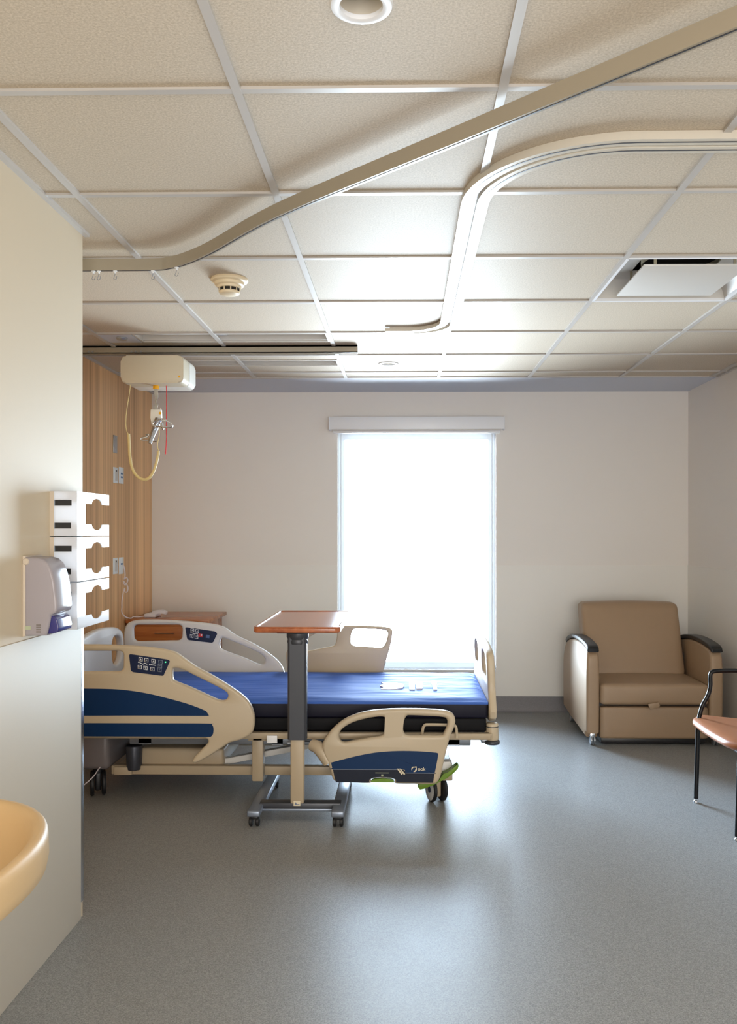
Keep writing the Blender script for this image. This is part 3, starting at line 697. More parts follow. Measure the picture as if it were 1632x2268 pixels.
# white print on the cover
def flat(pxs, z): return [tuple(PZ(x, y, z)) for x, y in pxs]
zp_ = zmt - 0.002
mb = MB()
mb.prism(flat([(841, 1521), (850, 1518), (844, 1513.5), (862, 1513), (880, 1515), (892, 1517.5), (895, 1521), (892, 1525), (880, 1528), (862, 1529), (843, 1528.5), (850, 1525)], zp_), (0, 0, 0.0080))
mb.prism(flat([(905.5, 1513), (935, 1512.5), (935.5, 1527), (922, 1527.5), (921.5, 1518), (919, 1518), (918.5, 1529), (906.5, 1529)], zp_), (0, 0, 0.0080))
mb.prism(flat([(956, 1511), (964, 1511), (965, 1515), (968, 1516), (966, 1519), (968, 1529), (960, 1530), (957, 1519), (954, 1516), (956, 1514)], zp_), (0, 0, 0.0080))
mb.build('printed_mark', 'print_white', matt)

# deck and frame
zd0, zd1 = 0.352, 0.386
mb = MB(); mb.box(-1.78, 0.46, BN - 0.03, BN + 0.01, zd0, zd1, 0.006).box(-1.78, 0.46, BF - 0.01, BF + 0.03, zd0, zd1, 0.006).box(0.43, 0.47, BN - 0.02, BF + 0.02, zd0, zd1, 0.006).box(-1.80, -1.76, BN - 0.02, BF + 0.02, zd0, zd1, 0.006)
mb.build('deck_frame', 'frame_beige', bed)
MB().box(-1.76, 0.43, BN + 0.01, BF - 0.01, zd0 + 0.01, 0.387).build('deck', 'black_plastic', bed)
mb = MB(); mb.box(-1.5, 0.36, BN + 0.06, BN + 0.10, 0.30, 0.35, 0.006).box(-1.5, 0.36, BF - 0.10, BF - 0.06, 0.30, 0.35, 0.006).box(-1.45, -1.38, BN + 0.06, BF - 0.06, 0.30, 0.345).box(-0.72, -0.66, BN + 0.06, BF - 0.06, 0.30, 0.345).box(0.22, 0.30, BN + 0.06, BF - 0.06, 0.30, 0.345)
mb.build('upper_frame', 'steel_grey', bed)
# mattress retainer loop at the foot end
mb = MB(); mb.tube(cr([PY(x, y, BN - 0.045) for x, y in ((935, 1634), (936, 1616), (940, 1607), (949, 1605), (985, 1605.5), (1003, 1606), (1010, 1612), (1011, 1634))], 5, False), 0.008, 10); mb.build('mattress_retainer', 'beige_plastic', bed)
# base: low side beams, cross beams, sloping lift arms, posts
mb = MB()
for y0 in (BN + 0.12, BF - 0.17): mb.box(-1.62, 0.26, y0, y0 + 0.05, 0.118, 0.168, 0.006)
mb.box(-1.60, -1.50, BN + 0.10, BF - 0.10, 0.12, 0.165, 0.006).box(0.16, 0.26, BN + 0.02, BF - 0.02, 0.12, 0.165, 0.006)
mb.build('base_frame', 'frame_beige', bed)
mb = MB(); mb.box(PY(310, 1700, 4.9).x, PY(497, 1700, 4.9).x, 4.88, 5.50, 0.15, 0.255, 0.02, 3); mb.build('motor_cover', 'frame_beige', bed)
for y0 in (BN + 0.20, BF - 0.26):
    mb = MB(); mb.prism([(-0.25, y0, 0.30), (-0.20, y0, 0.34), (-1.02, y0, 0.185), (-1.05, y0, 0.145)], (0, 0.05, 0), 0.004); mb.build('lift_arm', 'frame_white', bed)
    mb = MB(); mb.prism([(0.24, y0, 0.30), (0.29, y0, 0.34), (-0.30, y0, 0.185), (-0.33, y0, 0.145)], (0, 0.05, 0), 0.004); mb.build('lift_arm', 'frame_white', bed)
q0 = PY(559, 1650, BN + 0.06).x; q1 = PY(584, 1650, BN + 0.06).x
mb = MB(); mb.box(q0, q1, BN + 0.04, BN + 0.10, 0.105, 0.35, 0.008); mb.box(q0 - 0.02, q1 + 0.02, BN + 0.04, BN + 0.11, 0.325, 0.352, 0.004); mb.build('support_post', 'frame_beige', bed)
mb = MB(); mb.cyl((PY(297, 1700, 4.85).x, 4.85, 0.145), (PY(297, 1700, 4.85).x, 4.85, 0.28), 0.040, 0.046, n=24, bev=0.006); mb.build('head_actuator', 'dark_steel', bed)
mb = MB(); a = PY(178, 1630, 4.86); mb.box(-1.80, -1.62, 4.80, 5.6, 0.15, 0.35, 0.03, 3); mb.build('head_cover', 'bag_grey', bed)
mb = MB(); mb.tube([(-0.62, BN - 0.01, 0.33), (-0.30, BN - 0.01, 0.33), (-0.22, BN - 0.02, 0.31), (-0.10, BN - 0.02, 0.33), (0.08, BN - 0.01, 0.33)], 0.010, 10)
mb.cyl((-0.42, BN - 0.04, 0.315), (-0.42, BN + 0.02, 0.315), 0.026, n=20).cyl((-0.62, BN - 0.04, 0.335), (-0.55, BN - 0.04, 0.335), 0.012, n=12); mb.build('rail_linkage', 'steel_grey', bed)
mb = MB(); mb.box(PY(591, 1630, BN - 0.04).x, PY(614, 1630, BN - 0.04).x, BN - 0.045, BN - 0.035, 0.335, 0.375, 0.002); mb.build('release_tag', 'print_white', bed)
mb = MB(); mb.tube(cr([PY(178, 1745, 4.72), PY(205, 1722, 4.74), PY(221, 1700, 4.8), PY(236, 1690, 4.86)], 5, False), 0.003, 8); mb.build('power_cord', 'cord_white', bed)

# rails: outlines traced at their own distance
def at(Y): return lambda pl: [(PY(x, y, Y).x, PY(x, y, Y).z) for x, y in pl]
def slab(outs, Y, th, bev): return MB().plate(outs, th, bev, lambda a, b, c: (a, Y + c, b))
def raised(mb, poly, Y, th): mb.prism([(x, Y, z) for x, z in poly], (0, th, 0)); return mb
N_ = at(YN)
out = cr(N_([(127,1560),(127,1500),(127,1465),(131,1445),(148,1430),(185,1427),(252,1428),(313,1431),(356,1436),(387,1443),(405,1454),(436,1476),(466,1492),(503,1514),(537,1538),(555,1558),(564,1584),(564,1606),(557,1624),(537,1636),(512,1643),(500,1650),(470,1670),(437,1688),(428,1686),(430,1677),(448,1658),(462,1642),(455,1633),(430,1632),(300,1631),(180,1631),(135,1628),(127,1605)]), 5)
hA = rpoly(N_([(150,1441),(276,1441),(275,1486),(150,1487)]), 0.03)
hB = cr(N_([(384,1484),(388,1479),(405,1482),(436,1497),(466,1512),(497,1528),(506,1538),(503,1547),(495,1550.5),(482,1548),(451,1534),(420,1520),(390,1508),(384,1501)]), 4)
rn = slab([out, hA, hB], YN, 0.042, 0.014).build('side_rail', 'beige_plastic', bed)
up = cr(N_([(150,1530),(155,1524),(236,1524),(282,1527),(328,1534),(374,1545),(420,1558),(455,1571.5),(461,1577),(464,1583),(455,1583.6),(300,1583),(155,1583),(150,1578)]), 4)
lo = cr(N_([(150,1604),(155,1600),(300,1600),(462,1600.5),(471,1603),(474.5,1610),(474,1622),(469,1629),(455,1630),(300,1629),(155,1628),(150,1622)]), 4)
raised(MB(), up, YN - 0.0222, 0.003).build('inset_panel', 'navy_panel', rn); raised(MB(), lo, YN - 0.0222, 0.003).build('inset_panel', 'navy_panel', rn)
cp_ = rpoly(N_([(288.5,1447),(375,1459.5),(379,1463),(364.5,1495),(360,1495),(297,1487),(293,1484)]), 0.012)
ctl = raised(MB(), cp_, YN - 0.0235, 0.004).build('control_panel', 'control_navy', bed, label='control panel on the near rail with a green light')
def ring_btn(mb, cx, cy, h, Y, tilt=0.12):
    f = lambda dx, dy: (cx + dx * h, cy + (dy + dx * tilt) * h)
    o = at(Y)([f(-1, -1), f(1, -1), f(1, 1), f(-1, 1)]); i = at(Y)([f(-.72, -.72), f(.72, -.72), f(.72, .72), f(-.72, .72)])
    for k in range(4):
        k2 = (k + 1) % 4; mb.prism([(o[k][0], Y, o[k][1]), (o[k2][0], Y, o[k2][1]), (i[k2][0], Y, i[k2][1]), (i[k][0], Y, i[k][1])], (0, 0.0008, 0))
def tri(mb, cx, cy, h, Y, up):
    s = -1 if up else 1; mb.prism([tuple(PY(x, y, Y)) for x, y in ((cx - h, cy - s * h * .5), (cx + h, cy - s * h * .5), (cx, cy + s * h * .8))], (0, 0.0008, 0))
def person_mark(mb, x0, y0, Y, sc, bend=True):
    h = PY(x0, y0, Y); mb.cyl((h.x, Y, h.z), (h.x, Y + 0.0008, h.z), 0.0035 * sc, n=12)
    if bend: pl = [(x0 + 2 * sc, y0 + 1), (x0 + 6 * sc, y0 + 3 * sc), (x0 + 9 * sc, y0 + 4.3 * sc), (x0 + 13 * sc, y0 + 2.2 * sc), (x0 + 18 * sc, y0 + 4.6 * sc)]
    else: pl = [(x0 + 2 * sc, y0 + .3), (x0 + 14 * sc, y0 + 1.8 * sc)]
    up_ = [tuple(PY(x, y - 0.9 * sc, Y)) for x, y in pl]; dn = [tuple(PY(x, y + 0.9 * sc, Y)) for x, y in reversed(pl)]
    mb.prism(up_ + dn, (0, 0.0008, 0))
Yc = YN - 0.0243
for cx_, cy_, u_ in ((311.4,1460,1),(324,1462,1),(339.6,1464.3,1),(309.4,1477.4,0),(322,1479.6,0),(337.4,1482,0)):
    mb = MB(); ring_btn(mb, cx_, cy_, 4.4, Yc); tri(mb, cx_, cy_, 2.0, Yc, u_); mb.build('button', 'icon_white' if u_ else 'icon_white', ctl)
for cx_, cy_ in ((355.2,1466.2),(354.2,1475),(353,1483.6)):
    mb = MB(); ring_btn(mb, cx_, cy_, 4.6, Yc); tri(mb, cx_, cy_, 1.6, Yc, 0); mb.build('button', 'icon_grey', ctl)
mb = MB(); person_mark(mb, 307, 1466.5, Yc, 1.05); person_mark(mb, 331.5, 1472, Yc, 1.0, False); mb.build('bed_symbol', 'icon_white', ctl)
q = PY(366.5, 1466.5, Yc); MB().cyl((q.x, Yc - 0.001, q.z), (q.x, Yc + 0.001, q.z), 0.0032, n=12).build('status_light', 'green_led', ctl)

Ff = at(YF)
out = cr(Ff([(276,1440),(276,1402),(281,1384),(295,1375),(331,1372),(400,1374.5),(460,1380),(485,1384.5),(500,1390),(515,1401),(530,1410),(560,1424),(590,1442),(615,1462),(628,1482),(630,1505),(618,1522),(560,1535),(400,1537),(285,1535),(277,1520)]), 5)
hA = rpoly(Ff([(296,1383),(406,1383),(404,1418),(297,1420)]), 0.035)
hB = cr(Ff([(488,1421),(492,1412.5),(500,1413.5),(543,1431),(573,1445),(586,1456),(587,1466),(579,1471.5),(565,1467),(543,1457),(515,1447),(493,1438),(488,1431)]), 4)
rf = slab([out, hA, hB], YF, 0.042, 0.014).build('side_rail', 'pale_plastic', bed)
cp_ = rpoly(Ff([(412,1388.5),(417,1388.5),(478,1397.5),(483,1402),(473,1423),(419,1416.5),(416,1413)]), 0.012)
ctl = raised(MB(), cp_, YF - 0.0235, 0.004).build('control_panel', 'control_navy', bed, label='control panel on the far rail with a red call button')
Yc = YF - 0.0243
for cx_, cy_, u_ in ((426,1396,1),(436.5,1397.8,1),(424.4,1409,0),(434.8,1410.5,0)):
    mb = MB(); ring_btn(mb, cx_, cy_, 3.9, Yc); tri(mb, cx_, cy_, 1.7, Yc, u_); mb.build('button', 'icon_white', ctl)
mb = MB(); raised(mb, Ff([(441.5,1402.5),(450.5,1403.3),(450.3,1410.5),(441.2,1409.7)]), Yc, 0.0012).build('button', 'red_button', ctl)
q = PY(446, 1406.5, Yc); MB().cyl((q.x, Yc - 0.0006, q.z), (q.x, Yc + 0.0004, q.z), 0.006, n=12).build('nurse_symbol', 'icon_white', ctl)
mb = MB(); raised(mb, Ff([(458,1404.6),(466.2,1405.6),(465.6,1412.6),(457.4,1411.6)]), Yc, 0.0012).build('button', 'blue_button', ctl)
mb = MB(); person_mark(mb, 423, 1400.8, Yc, 0.85); mb.build('bed_symbol', 'icon_white', ctl)

# foot rails
YG = 4.585
G = at(YG)
out = cr(G([(715,1648),(721,1633),(736,1613.5),(758,1595),(782,1583),(812,1574.5),(851,1570),(895,1568.7),(942,1569.4),(984,1572.6),(1002,1580),(1008,1594),(1005.6,1608.6),(996,1633),(988,1662.5),(981,1692),(975,1718),(967,1732),(954,1735),(915,1734.6),(876,1733.6),(874.5,1726),(866,1722.5),(847,1721.5),(828,1722.5),(821,1726),(820,1732.6),(785,1732),(750,1731),(738,1724),(732,1706.7),(726,1687),(717.5,1669)]), 5)
h1 = cr(G([(750.7,1627),(758,1613.5),(777.6,1601),(802,1592.7),(831.6,1587),(848.7,1586.6),(854,1592.7),(851.5,1616),(845,1628),(817,1633),(787.5,1638),(765.4,1642.5),(754.4,1639)]), 4)
h2 = cr(G([(901,1585),(908,1583.4),(945,1584.8),(978.6,1587),(989,1591.5),(990,1603.7),(983,1621),(976,1627.7),(940,1627.6),(903,1627),(894,1620.5),(893,1608),(896,1592)]), 4)
rg = slab([out, h1, h2], YG, 0.044, 0.015).build('side_rail', 'beige_plastic', bed)
raised(MB(), cr(G([(734.3,1688),(736,1686),(782.5,1674),(831.6,1664.5),(880.6,1661),(929.6,1661.8),(964,1664.6),(969.5,1667),(969.6,1672),(966,1692),(962,1710),(960,1709.7),(903,1709.5),(893,1701.4),(850,1701.2),(739,1701),(736.5,1698)]), 4), YG - 0.0235, 0.003).build('inset_panel', 'navy_panel', rg, label='blue inset with printed mark')
raised(MB(), G([(738,1701.5),(893,1702),(903,1710),(962,1710.3),(958.6,1731),(877,1730.5),(877,1724),(867,1719.6),(847,1718.4),(827,1719.6),(818.5,1724),(818,1730.4),(745,1730),(741,1717)]), YG - 0.0230, 0.003).build('inset_panel', 'dark_panel', rg, label='dark lower inset strip')
mb = MB(); Yt = YG - 0.0242
raised(mb, G([(737,1700.6),(880,1701),(880,1702.2),(737,1701.8)]), Yt, 0.0008); raised(mb, G([(897,1708.7),(962.6,1709.3),(962.4,1710.5),(898,1709.9)]), Yt, 0.0008)
mb.build('pinstripe', 'icon_grey', rg)
mb = MB(); raised(mb, G([(878.6,1699.6),(882,1699.6),(892,1711),(889,1713.4)]), Yt - 0.0004, 0.0008); raised(mb, G([(884,1699.6),(887.2,1699.6),(897.5,1711.6),(894.3,1713)]), Yt - 0.0004, 0.0008)
mb.build('slash_mark', 'print_cream', rg)
mb = MB()
def arc_mark(mb, cx, cy, r0, r1, a0, a1, n=12):
    o = [(cx + r1 * math.cos(math.radians(a0 + (a1 - a0) * k / n)), cy - r1 * math.sin(math.radians(a0 + (a1 - a0) * k / n))) for k in range(n + 1)]
    i = [(cx + (r0 + (r1 - r0) * 0.7 * abs(2 * k / n - 1) ** 2) * math.cos(math.radians(a0 + (a1 - a0) * k / n)), cy - (r0 + (r1 - r0) * 0.7 * abs(2 * k / n - 1) ** 2) * math.sin(math.radians(a0 + (a1 - a0) * k / n))) for k in range(n, -1, -1)]
    raised(mb, G(o + i), Yt - 0.0004, 0.0008)
arc_mark(mb, 916.5, 1700.5, 3.0, 5.8, 60, 215); arc_mark(mb, 916.5, 1700.8, 3.2, 6.4, -100, 40)
raised(mb, G([(914, 1695), (922.5, 1694.8), (922.5, 1697.4), (917, 1697.4)]), Yt - 0.0004, 0.0008)
q = G([(925.0, 1703.8)])[0]
mb.text('ook', 0.026, lambda a, b, c: (q[0] + a * 0.95, Yt - 0.0006 + c, q[1] + b)); mb.build('brand_mark', 'print_cream', rg)
mb = MB(); raised(mb, G([(831.5,1708.2),(861,1708.4),(861,1709.8),(831.5,1709.6)]), Yt, 0.0008); raised(mb, G([(844.5,1712.5),(849,1712.5),(849,1717),(844.5,1717)]), Yt, 0.0008); mb.build('angle_gauge', 'label_green', rg)
mb = MB(); raised(mb, G([(822,1731),(822.5,1727),(829,1724.3),(847,1723.4),(865,1724.3),(872,1727),(872.5,1731.5)]), YG - 0.012, 0.02).build('release_handle', 'green_plastic', rg)
raised(MB(), rpoly(G([(853,1577),(895,1576),(891,1630),(851,1632)]), 0.012), YG - 0.0228, 0.003).build('centre_web', 'beige_plastic', rg)
mb = MB(); mb.tube([PY(692, 1650, YG + 0.05), PY(703, 1654, YG + 0.03), PY(716, 1668, YG + 0.015), PY(728, 1690, YG + 0.01)], [0.032, 0.034, 0.036, 0.03], 16).build('pivot_arm', 'beige_plastic', bed)
out = cr(Ff([(635,1465),(634,1448),(641,1432),(657,1413),(680,1398),(716,1389),(760,1385.4),(819,1386),(857,1388.6),(867,1394),(869,1403),(865,1427),(856,1460),(849,1487),(846,1515),(838,1524),(780,1527),(660,1525),(641,1516),(637,1490)]), 5)
h1 = cr(Ff([(667,1437),(672,1424),(688,1409),(708,1400),(728,1396),(742,1396.5),(747,1403),(744,1423),(738,1430),(715,1435),(690,1440),(674,1442)]), 4)
h2 = cr(Ff([(778,1404),(783,1394),(792,1391.6),(820,1392.4),(849,1394.4),(858.5,1400),(858,1410),(852.5,1427),(843,1434),(815,1432),(786,1430),(777,1423.5)]), 4)
slab([out, h1, h2], YF, 0.040, 0.008).build('side_rail', 'beige_plastic', bed)

# headboard and footboard: upright panels across the bed
hb = [(4.78, 0.34), (4.76, 0.62), (4.80, 0.78), (4.92, 0.84), (5.22, 0.875), (5.50, 0.862), (5.64, 0.83), (5.70, 0.77), (5.71, 0.60), (5.70, 0.34)]
h_ = [(5.60, 0.62), (5.66, 0.66), (5.665, 0.74), (5.62, 0.79), (5.52, 0.80), (5.47, 0.76), (5.48, 0.66), (5.53, 0.62)]
h__ = [(4.82, 0.62), (4.80, 0.72), (4.84, 0.78), (4.94, 0.79), (4.99, 0.74), (4.98, 0.66), (4.92, 0.62)]
MB().plate([cr(hb, 5), cr(h_, 4), cr(h__, 4)], 0.045, 0.015, lambda a, b, c: (-1.845 + c, a, b)).build('headboard', 'pale_plastic', bed)
fb = [(4.76, 0.44), (4.745, 0.62), (4.75, 0.76), (4.79, 0.81), (4.95, 0.835), (5.22, 0.845), (5.50, 0.835), (5.64, 0.80), (5.67, 0.74), (5.67, 0.6), (5.65, 0.44)]
f1_ = [(4.84, 0.66), (4.83, 0.73), (4.87, 0.78), (5.00, 0.79), (5.08, 0.77), (5.09, 0.69), (5.03, 0.65), (4.92, 0.645)]
f2_ = [(10.42 - a, b) for a, b in f1_]
lean = lambda b: 0.012 * ((b - 0.44) / 0.4) ** 2
xf = PY(1090, 1560, 4.745).x
MB().plate([cr(fb, 5), cr(f1_, 4), cr(f2_, 4)], 0.042, 0.014, lambda a, b, c: (xf - 0.0 - lean(b) + c, a, b)).build('footboard', 'beige_plastic', bed)
for yy_ in (4.75, 5.68):
    b_ = MB().cyl((xf, yy_, 0.34), (xf, yy_, 0.432), 0.035, 0.033, n=28, bev=0.008).build('corner_bumper', 'beige_plastic', bed)
    MB().cyl((xf, yy_, 0.318), (xf, yy_, 0.340), 0.041, n=28, bev=0.007).build('bumper_ring', 'charcoal_metal', b_)
    MB().cyl((xf, yy_, 0.412), (xf, yy_, 0.416), 0.0352, n=28).build('groove', 'charcoal_metal', b_)
MB().box(xf - 0.06, xf, 4.74, 4.80, 0.325, 0.35, 0.004).build('bracket', 'steel_grey', bed)

# castors
def castor(x, y, pedal, dark):
    R = 0.068; ax = Vector((0.93, 0.36, 0)).normalized(); c = Vector((x, y, R))
    k = thing_part('caster', bed, MB().box(-0.016, 0.016, -0.03, 0.03, 0.03, 0.13, 0.008, 3, Matrix.Translation((x, y, 0)) @ Matrix.Rotation(math.atan2(0.36, 0.93), 4, 'Z')).cyl((x, y, 0.12), (x, y, 0.16), 0.025, n=16), 'black_plastic' if dark else 'frame_beige')
    for s in (-1, 1):
        w0 = c + ax * (0.020 * s); w1 = c + ax * (0.042 * s)
        wh = MB().lathe(w0, [(0, 0), (R - 0.006, 0), (R, 0.005), (R, 0.016), (R - 0.006, 0.021), (R - 0.009, 0.021)], ax * s, 36)
        wh.build('wheel', 'black_rubber', k)
        MB().lathe(w0, [(R - 0.009, 0.021), (R - 0.012, 0.0225), (0.018, 0.0225), (0.018, 0.018), (0, 0.018)], ax * s, 36).build('wheel_cover', 'dark_steel' if dark else 'label_green' if False else 'bag_grey' if dark else 'pale_plastic', k)
        MB().lathe(w0, [(0.017, 0.0), (0.017, 0.024), (0, 0.024)], ax * s, 20).build('hub', 'control_navy', k)
def thing_part(name, parent, mb, mt): return mb.build(name, mt, parent)
xc = PY(967, 1760, 4.75).x
castor(xc, 4.78, True, False); castor(xc, 5.62, False, False); castor(-1.70, 4.86, False, True); castor(-1.70, 5.55, False, True)
mb = MB(); a = PY(983, 1690, 4.78); mb.prism([tuple(PY(x, y, 4.745)) for x, y in ((972,1690),(979,1687),(996,1687),(1002,1694),(1003,1713),(1001,1727),(994,1730),(975,1727))], (0, 0.10, 0), 0.005); mb.build('caster_housing', 'frame_white', bed)
mb = MB()
pd = [(925,1743),(927,1738),(931,1736),(955,1737),(972,1730),(981,1714),(992,1711),(1000,1705),(1003,1700),(1005,1701),(1006,1697.5),(1008,1699),(1009,1695),(1011,1697),(1012,1693),(1015,1693.5),(1016,1697),(1014,1703),(1004,1713),(990,1724),(975,1731),(960,1739),(940,1747),(930,1749)]
mb.prism([tuple(PY(x, y, 4.665)) for x, y in pd], (0, 0.055, 0), 0.003); mb.build('brake_pedal', 'green_plastic', bed)

# ------------------------------------------------------------------ overbed table
tx0 = PY(560, 1391, 4.38).x; tx1 = PY(753, 1391, 4.38).x
obt = thing('overbed_table', 'wheeled overbed table with a wood top reaching across the bed', 'overbed table', ((tx0 + tx1) / 2, 4.7, 0))
ztt = 0.982
outl = rpoly([(tx0, 4.38), (tx1, 4.38), (tx1, 5.31), (tx0, 5.31)], 0.035, 6)
mb = MB(); mb.plate([outl], 0.026, 0.006, lambda a, b, c: (a, b, ztt - 0.013 + c)); top = mb.build('tabletop', 'wood_table', obt)
inn = rpoly([(tx0 + 0.014, 4.394), (tx1 - 0.014, 4.394), (tx1 - 0.014, 5.296), (tx0 + 0.014, 5.296)], 0.026, 6)
mb = MB(); mb.plate([outl, inn], 0.004, 0.0015, lambda a, b, c: (a, b, ztt + 0.0015 + c)); mb.build('raised_edge', 'wood_table', top)
xc = PY(659, 1500, 4.46).x; hw = 0.048
mb = MB(); mb.box(xc - 0.10, xc + 0.09, 4.42, 4.95, ztt - 0.034, ztt - 0.0265, 0.002); mb.build('mounting_plate', 'charcoal_metal', obt)
mb = MB(); zs = PY(659, 1640, 4.42).z
mb.prism([(xc + a, 4.46 + b, zs) for a, b in ((-hw + 0.012, -0.035), (hw - 0.012, -0.035), (hw, -0.018), (hw, 0.018), (hw - 0.012, 0.035), (-hw + 0.012, 0.035), (-hw, 0.018), (-hw, -0.018))], (0, 0, ztt - 0.034 - 0.02 - zs))
mb.build('outer_column', 'charcoal_metal', obt)
mb = MB(); mb.lathe((xc, 4.46, ztt - 0.09), [(0.0, 0), (hw + 0.002, 0), (hw + 0.006, 0.012), (hw + 0.002, 0.024), (hw + 0.008, 0.034), (hw + 0.008, 0.055), (0, 0.055)], n=24, sy=0.8); mb.build('collar', 'charcoal_metal', obt)
mb = MB(); hi = 0.034; mb.box(xc - hi, xc + hi, 4.435, 4.485, 0.085, zs + 0.02, 0.008, 3); mb.build('inner_column', 'frame_beige', obt)
q0 = PY(650, 1774, 4.434); q1 = PY(665, 1785, 4.434); lb = MB().box(q0.x, q1.x, 4.4335, 4.436, q1.z, q0.z).build('care_label', 'print_cream', obt)
mb = MB(); raised(mb, [(PY(x, y, 4.4325).x, PY(x, y, 4.4325).z) for x, y in ((652,1783),(654,1777),(656,1778),(657,1781),(663,1781),(663,1783))], 4.4325, 0.0015); mb.build('printed_symbol', 'icon_grey', obt)
zl = 0.075
lx = PY(575, 1790, 4.45).x; rx_ = PY(755, 1790, 4.45).x
mb = MB(); mb.box(lx, rx_, 4.435, 4.50, 0.055, 0.09, 0.004); mb.build('cross_bar', 'charcoal_metal', obt)
mb = MB(); mb.box(lx, rx_, 4.425, 4.434, 0.052, 0.064, 0.002); mb.build('bar_trim', 'base_steel', obt)
lb0 = PZ(563, 1810, zl); 
for x_ in (PY(562, 1800, 4.34).x, PY(748, 1800, 4.34).x):
    lg = MB().box(x_ - 0.032, x_ + 0.032, 4.32, 5.06, 0.055, 0.085, 0.007, 3).build('leg', 'base_steel', obt)
    for y_ in (4.36, 5.02):
        cs = MB().box(x_ - 0.02, x_ + 0.02, y_ - 0.018, y_ + 0.018, 0.036, 0.056, 0.005).build('caster_yoke', 'black_plastic', obt)
        for s in (-1, 1): MB().lathe((x_ + s * 0.008, y_, 0.024), [(0, 0), (0.020, 0), (0.024, 0.004), (0.024, 0.014), (0.019, 0.018), (0.010, 0.018), (0.008, 0.014), (0, 0.014)], (s, 0, 0), 28).build('wheel', 'black_rubber', cs)

# ------------------------------------------------------------------ sleeper recliner
rc = thing('recliner_chair', 'wide taupe vinyl sleeper armchair with black arm caps by the corner', 'armchair', (1.705, 6.5, 0))
def arm(x0, x1):
    pr = [(6.035, 0.082), (6.03, 0.30), (6.03, 0.56), (6.045, 0.625), (6.09, 0.652), (6.25, 0.672), (6.45, 0.676), (6.65, 0.658), (6.80, 0.62), (6.89, 0.54), (6.92, 0.42), (6.92, 0.25), (6.91, 0.10), (6.60, 0.075), (6.30, 0.06), (6.085, 0.048), (6.08, 0.082)]
    pr = [pr[0]] + [tuple(v) for v in cr(pr[1:13], 4, False)] + pr[13:]
    a = MB(); a.plate([pr], x1 - x0, 0.022, lambda p, q, c: ((x0 + x1) / 2 + c * (1.0 if q < 0.45 else 1 - 0.18 * ((q - 0.45) / 0.22) ** 2), p, q), 4)
    ao = a.build('armrest', 'taupe_vinyl', rc, ang=50)
    top_ = cr([(6.025, 0.662), (6.06, 0.684), (6.20, 0.702), (6.42, 0.710), (6.62, 0.696), (6.78, 0.664), (6.86, 0.63)], 5, False)
    bot = cr([(6.84, 0.605), (6.74, 0.640), (6.60, 0.668), (6.42, 0.678), (6.20, 0.671), (6.06, 0.650), (6.03, 0.638)], 5, False)
    MB().plate([[tuple(v) for v in top_] + [tuple(v) for v in bot]], (x1 - x0) * 0.86, 0.010, lambda p, q, c: ((x0 + x1) / 2 + c, p, q), 3).build('arm_cap', 'black_plastic', ao, ang=50)
arm(1.243, 1.334); arm(2.080, 2.172)
# back cushion: leaning slab
def puff(mb, x0, x1, y0, y1, z0, z1, r, inflate, N=14, shear=0.0, taper=0.0):
    vs0 = len(mb.bm.verts)
    tmp = bmesh.new(); bmesh.ops.create_cube(tmp, size=2.0); bmesh.ops.subdivide_edges(tmp, edges=tmp.edges, cuts=N, use_grid_fill=True)
    hx, hy, hz = (x1 - x0) / 2, (y1 - y0) / 2, (z1 - z0) / 2; c = Vector(((x0 + x1) / 2, (y0 + y1) / 2, (z0 + z1) / 2))
    for v in tmp.verts:
        p = Vector((v.co.x * hx, v.co.y * hy, v.co.z * hz)); q = Vector((max(-hx + r, min(hx - r, p.x)), max(-hy + r, min(hy - r, p.y)), max(-hz + r, min(hz - r, p.z))))
        d = p - q
        if d.length > 1e-9: p = q + d.normalized() * r
        a, b_, c_ = p.x / hx, p.y / hy, p.z / hz
        p.y += math.copysign(inflate, b_) * abs(b_) * (1 - a * a) * (1 - c_ * c_)
        p.z += math.copysign(inflate, c_) * abs(c_) * (1 - a * a) * (1 - b_ * b_)
        p.y += shear * (p.z / hz); p.x *= 1 - taper * (p.z / hz)
        v.co = c + p
    me = bpy.data.meshes.new('t'); tmp.to_mesh(me); tmp.free(); mb.bm.from_mesh(me); bpy.data.meshes.remove(me); return mb
puff(MB(), 1.332, 2.060, 6.56, 6.74, 0.40, 0.925, 0.04, 0.012, 24, 0.10, 0.0).build('backrest', 'taupe_vinyl', rc, ang=80)
puff(MB(), 1.338, 2.076, 6.03, 6.68, 0.277, 0.420, 0.026, 0.008, 26).build('seat_cushion', 'taupe_vinyl', rc, ang=80)
puff(MB(), 1.340, 2.074, 6.045, 6.40, 0.045, 0.262, 0.012, 0.004, 20).build('footrest_drawer', 'taupe_vinyl', rc, ang=80)
MB().box(1.335, 2.08, 6.10, 6.85, 0.05, 0.30, 0.0).box(2.052, 2.082, 6.60, 6.85, 0.301, 0.56, 0.0).build('inner_frame', 'black_plastic', rc)
MB().box(1.35, 2.065, 6.07, 6.85, 0.012, 0.046, 0.004).build('base_skirt', 'black_plastic', rc)
q = [PY(x, y, 6.006) for x, y in ((1435,1560),(1458,1555.5),(1462,1563),(1459,1567),(1440,1572))]
MB().prism([tuple(v) for v in q], (0, 0.012, 0), 0.003).build('pull_strap', 'taupe_vinyl', rc)
for x_ in (1.29, 2.125):
    for y_ in (6.065, 6.80):
        yk = MB().box(x_ - 0.018, x_ + 0.018, y_ - 0.015, y_ + 0.02, 0.045, 0.085, 0.004).build('caster', 'chrome', rc)
        for s in (-1, 1): MB().lathe((x_ + s * 0.004, y_, 0.032), [(0, 0), (0.028, 0), (0.032, 0.003), (0.032, 0.011), (0.027, 0.014), (0, 0.014)], (s, 0, 0), 24).build('wheel', 'plate_steel', yk)

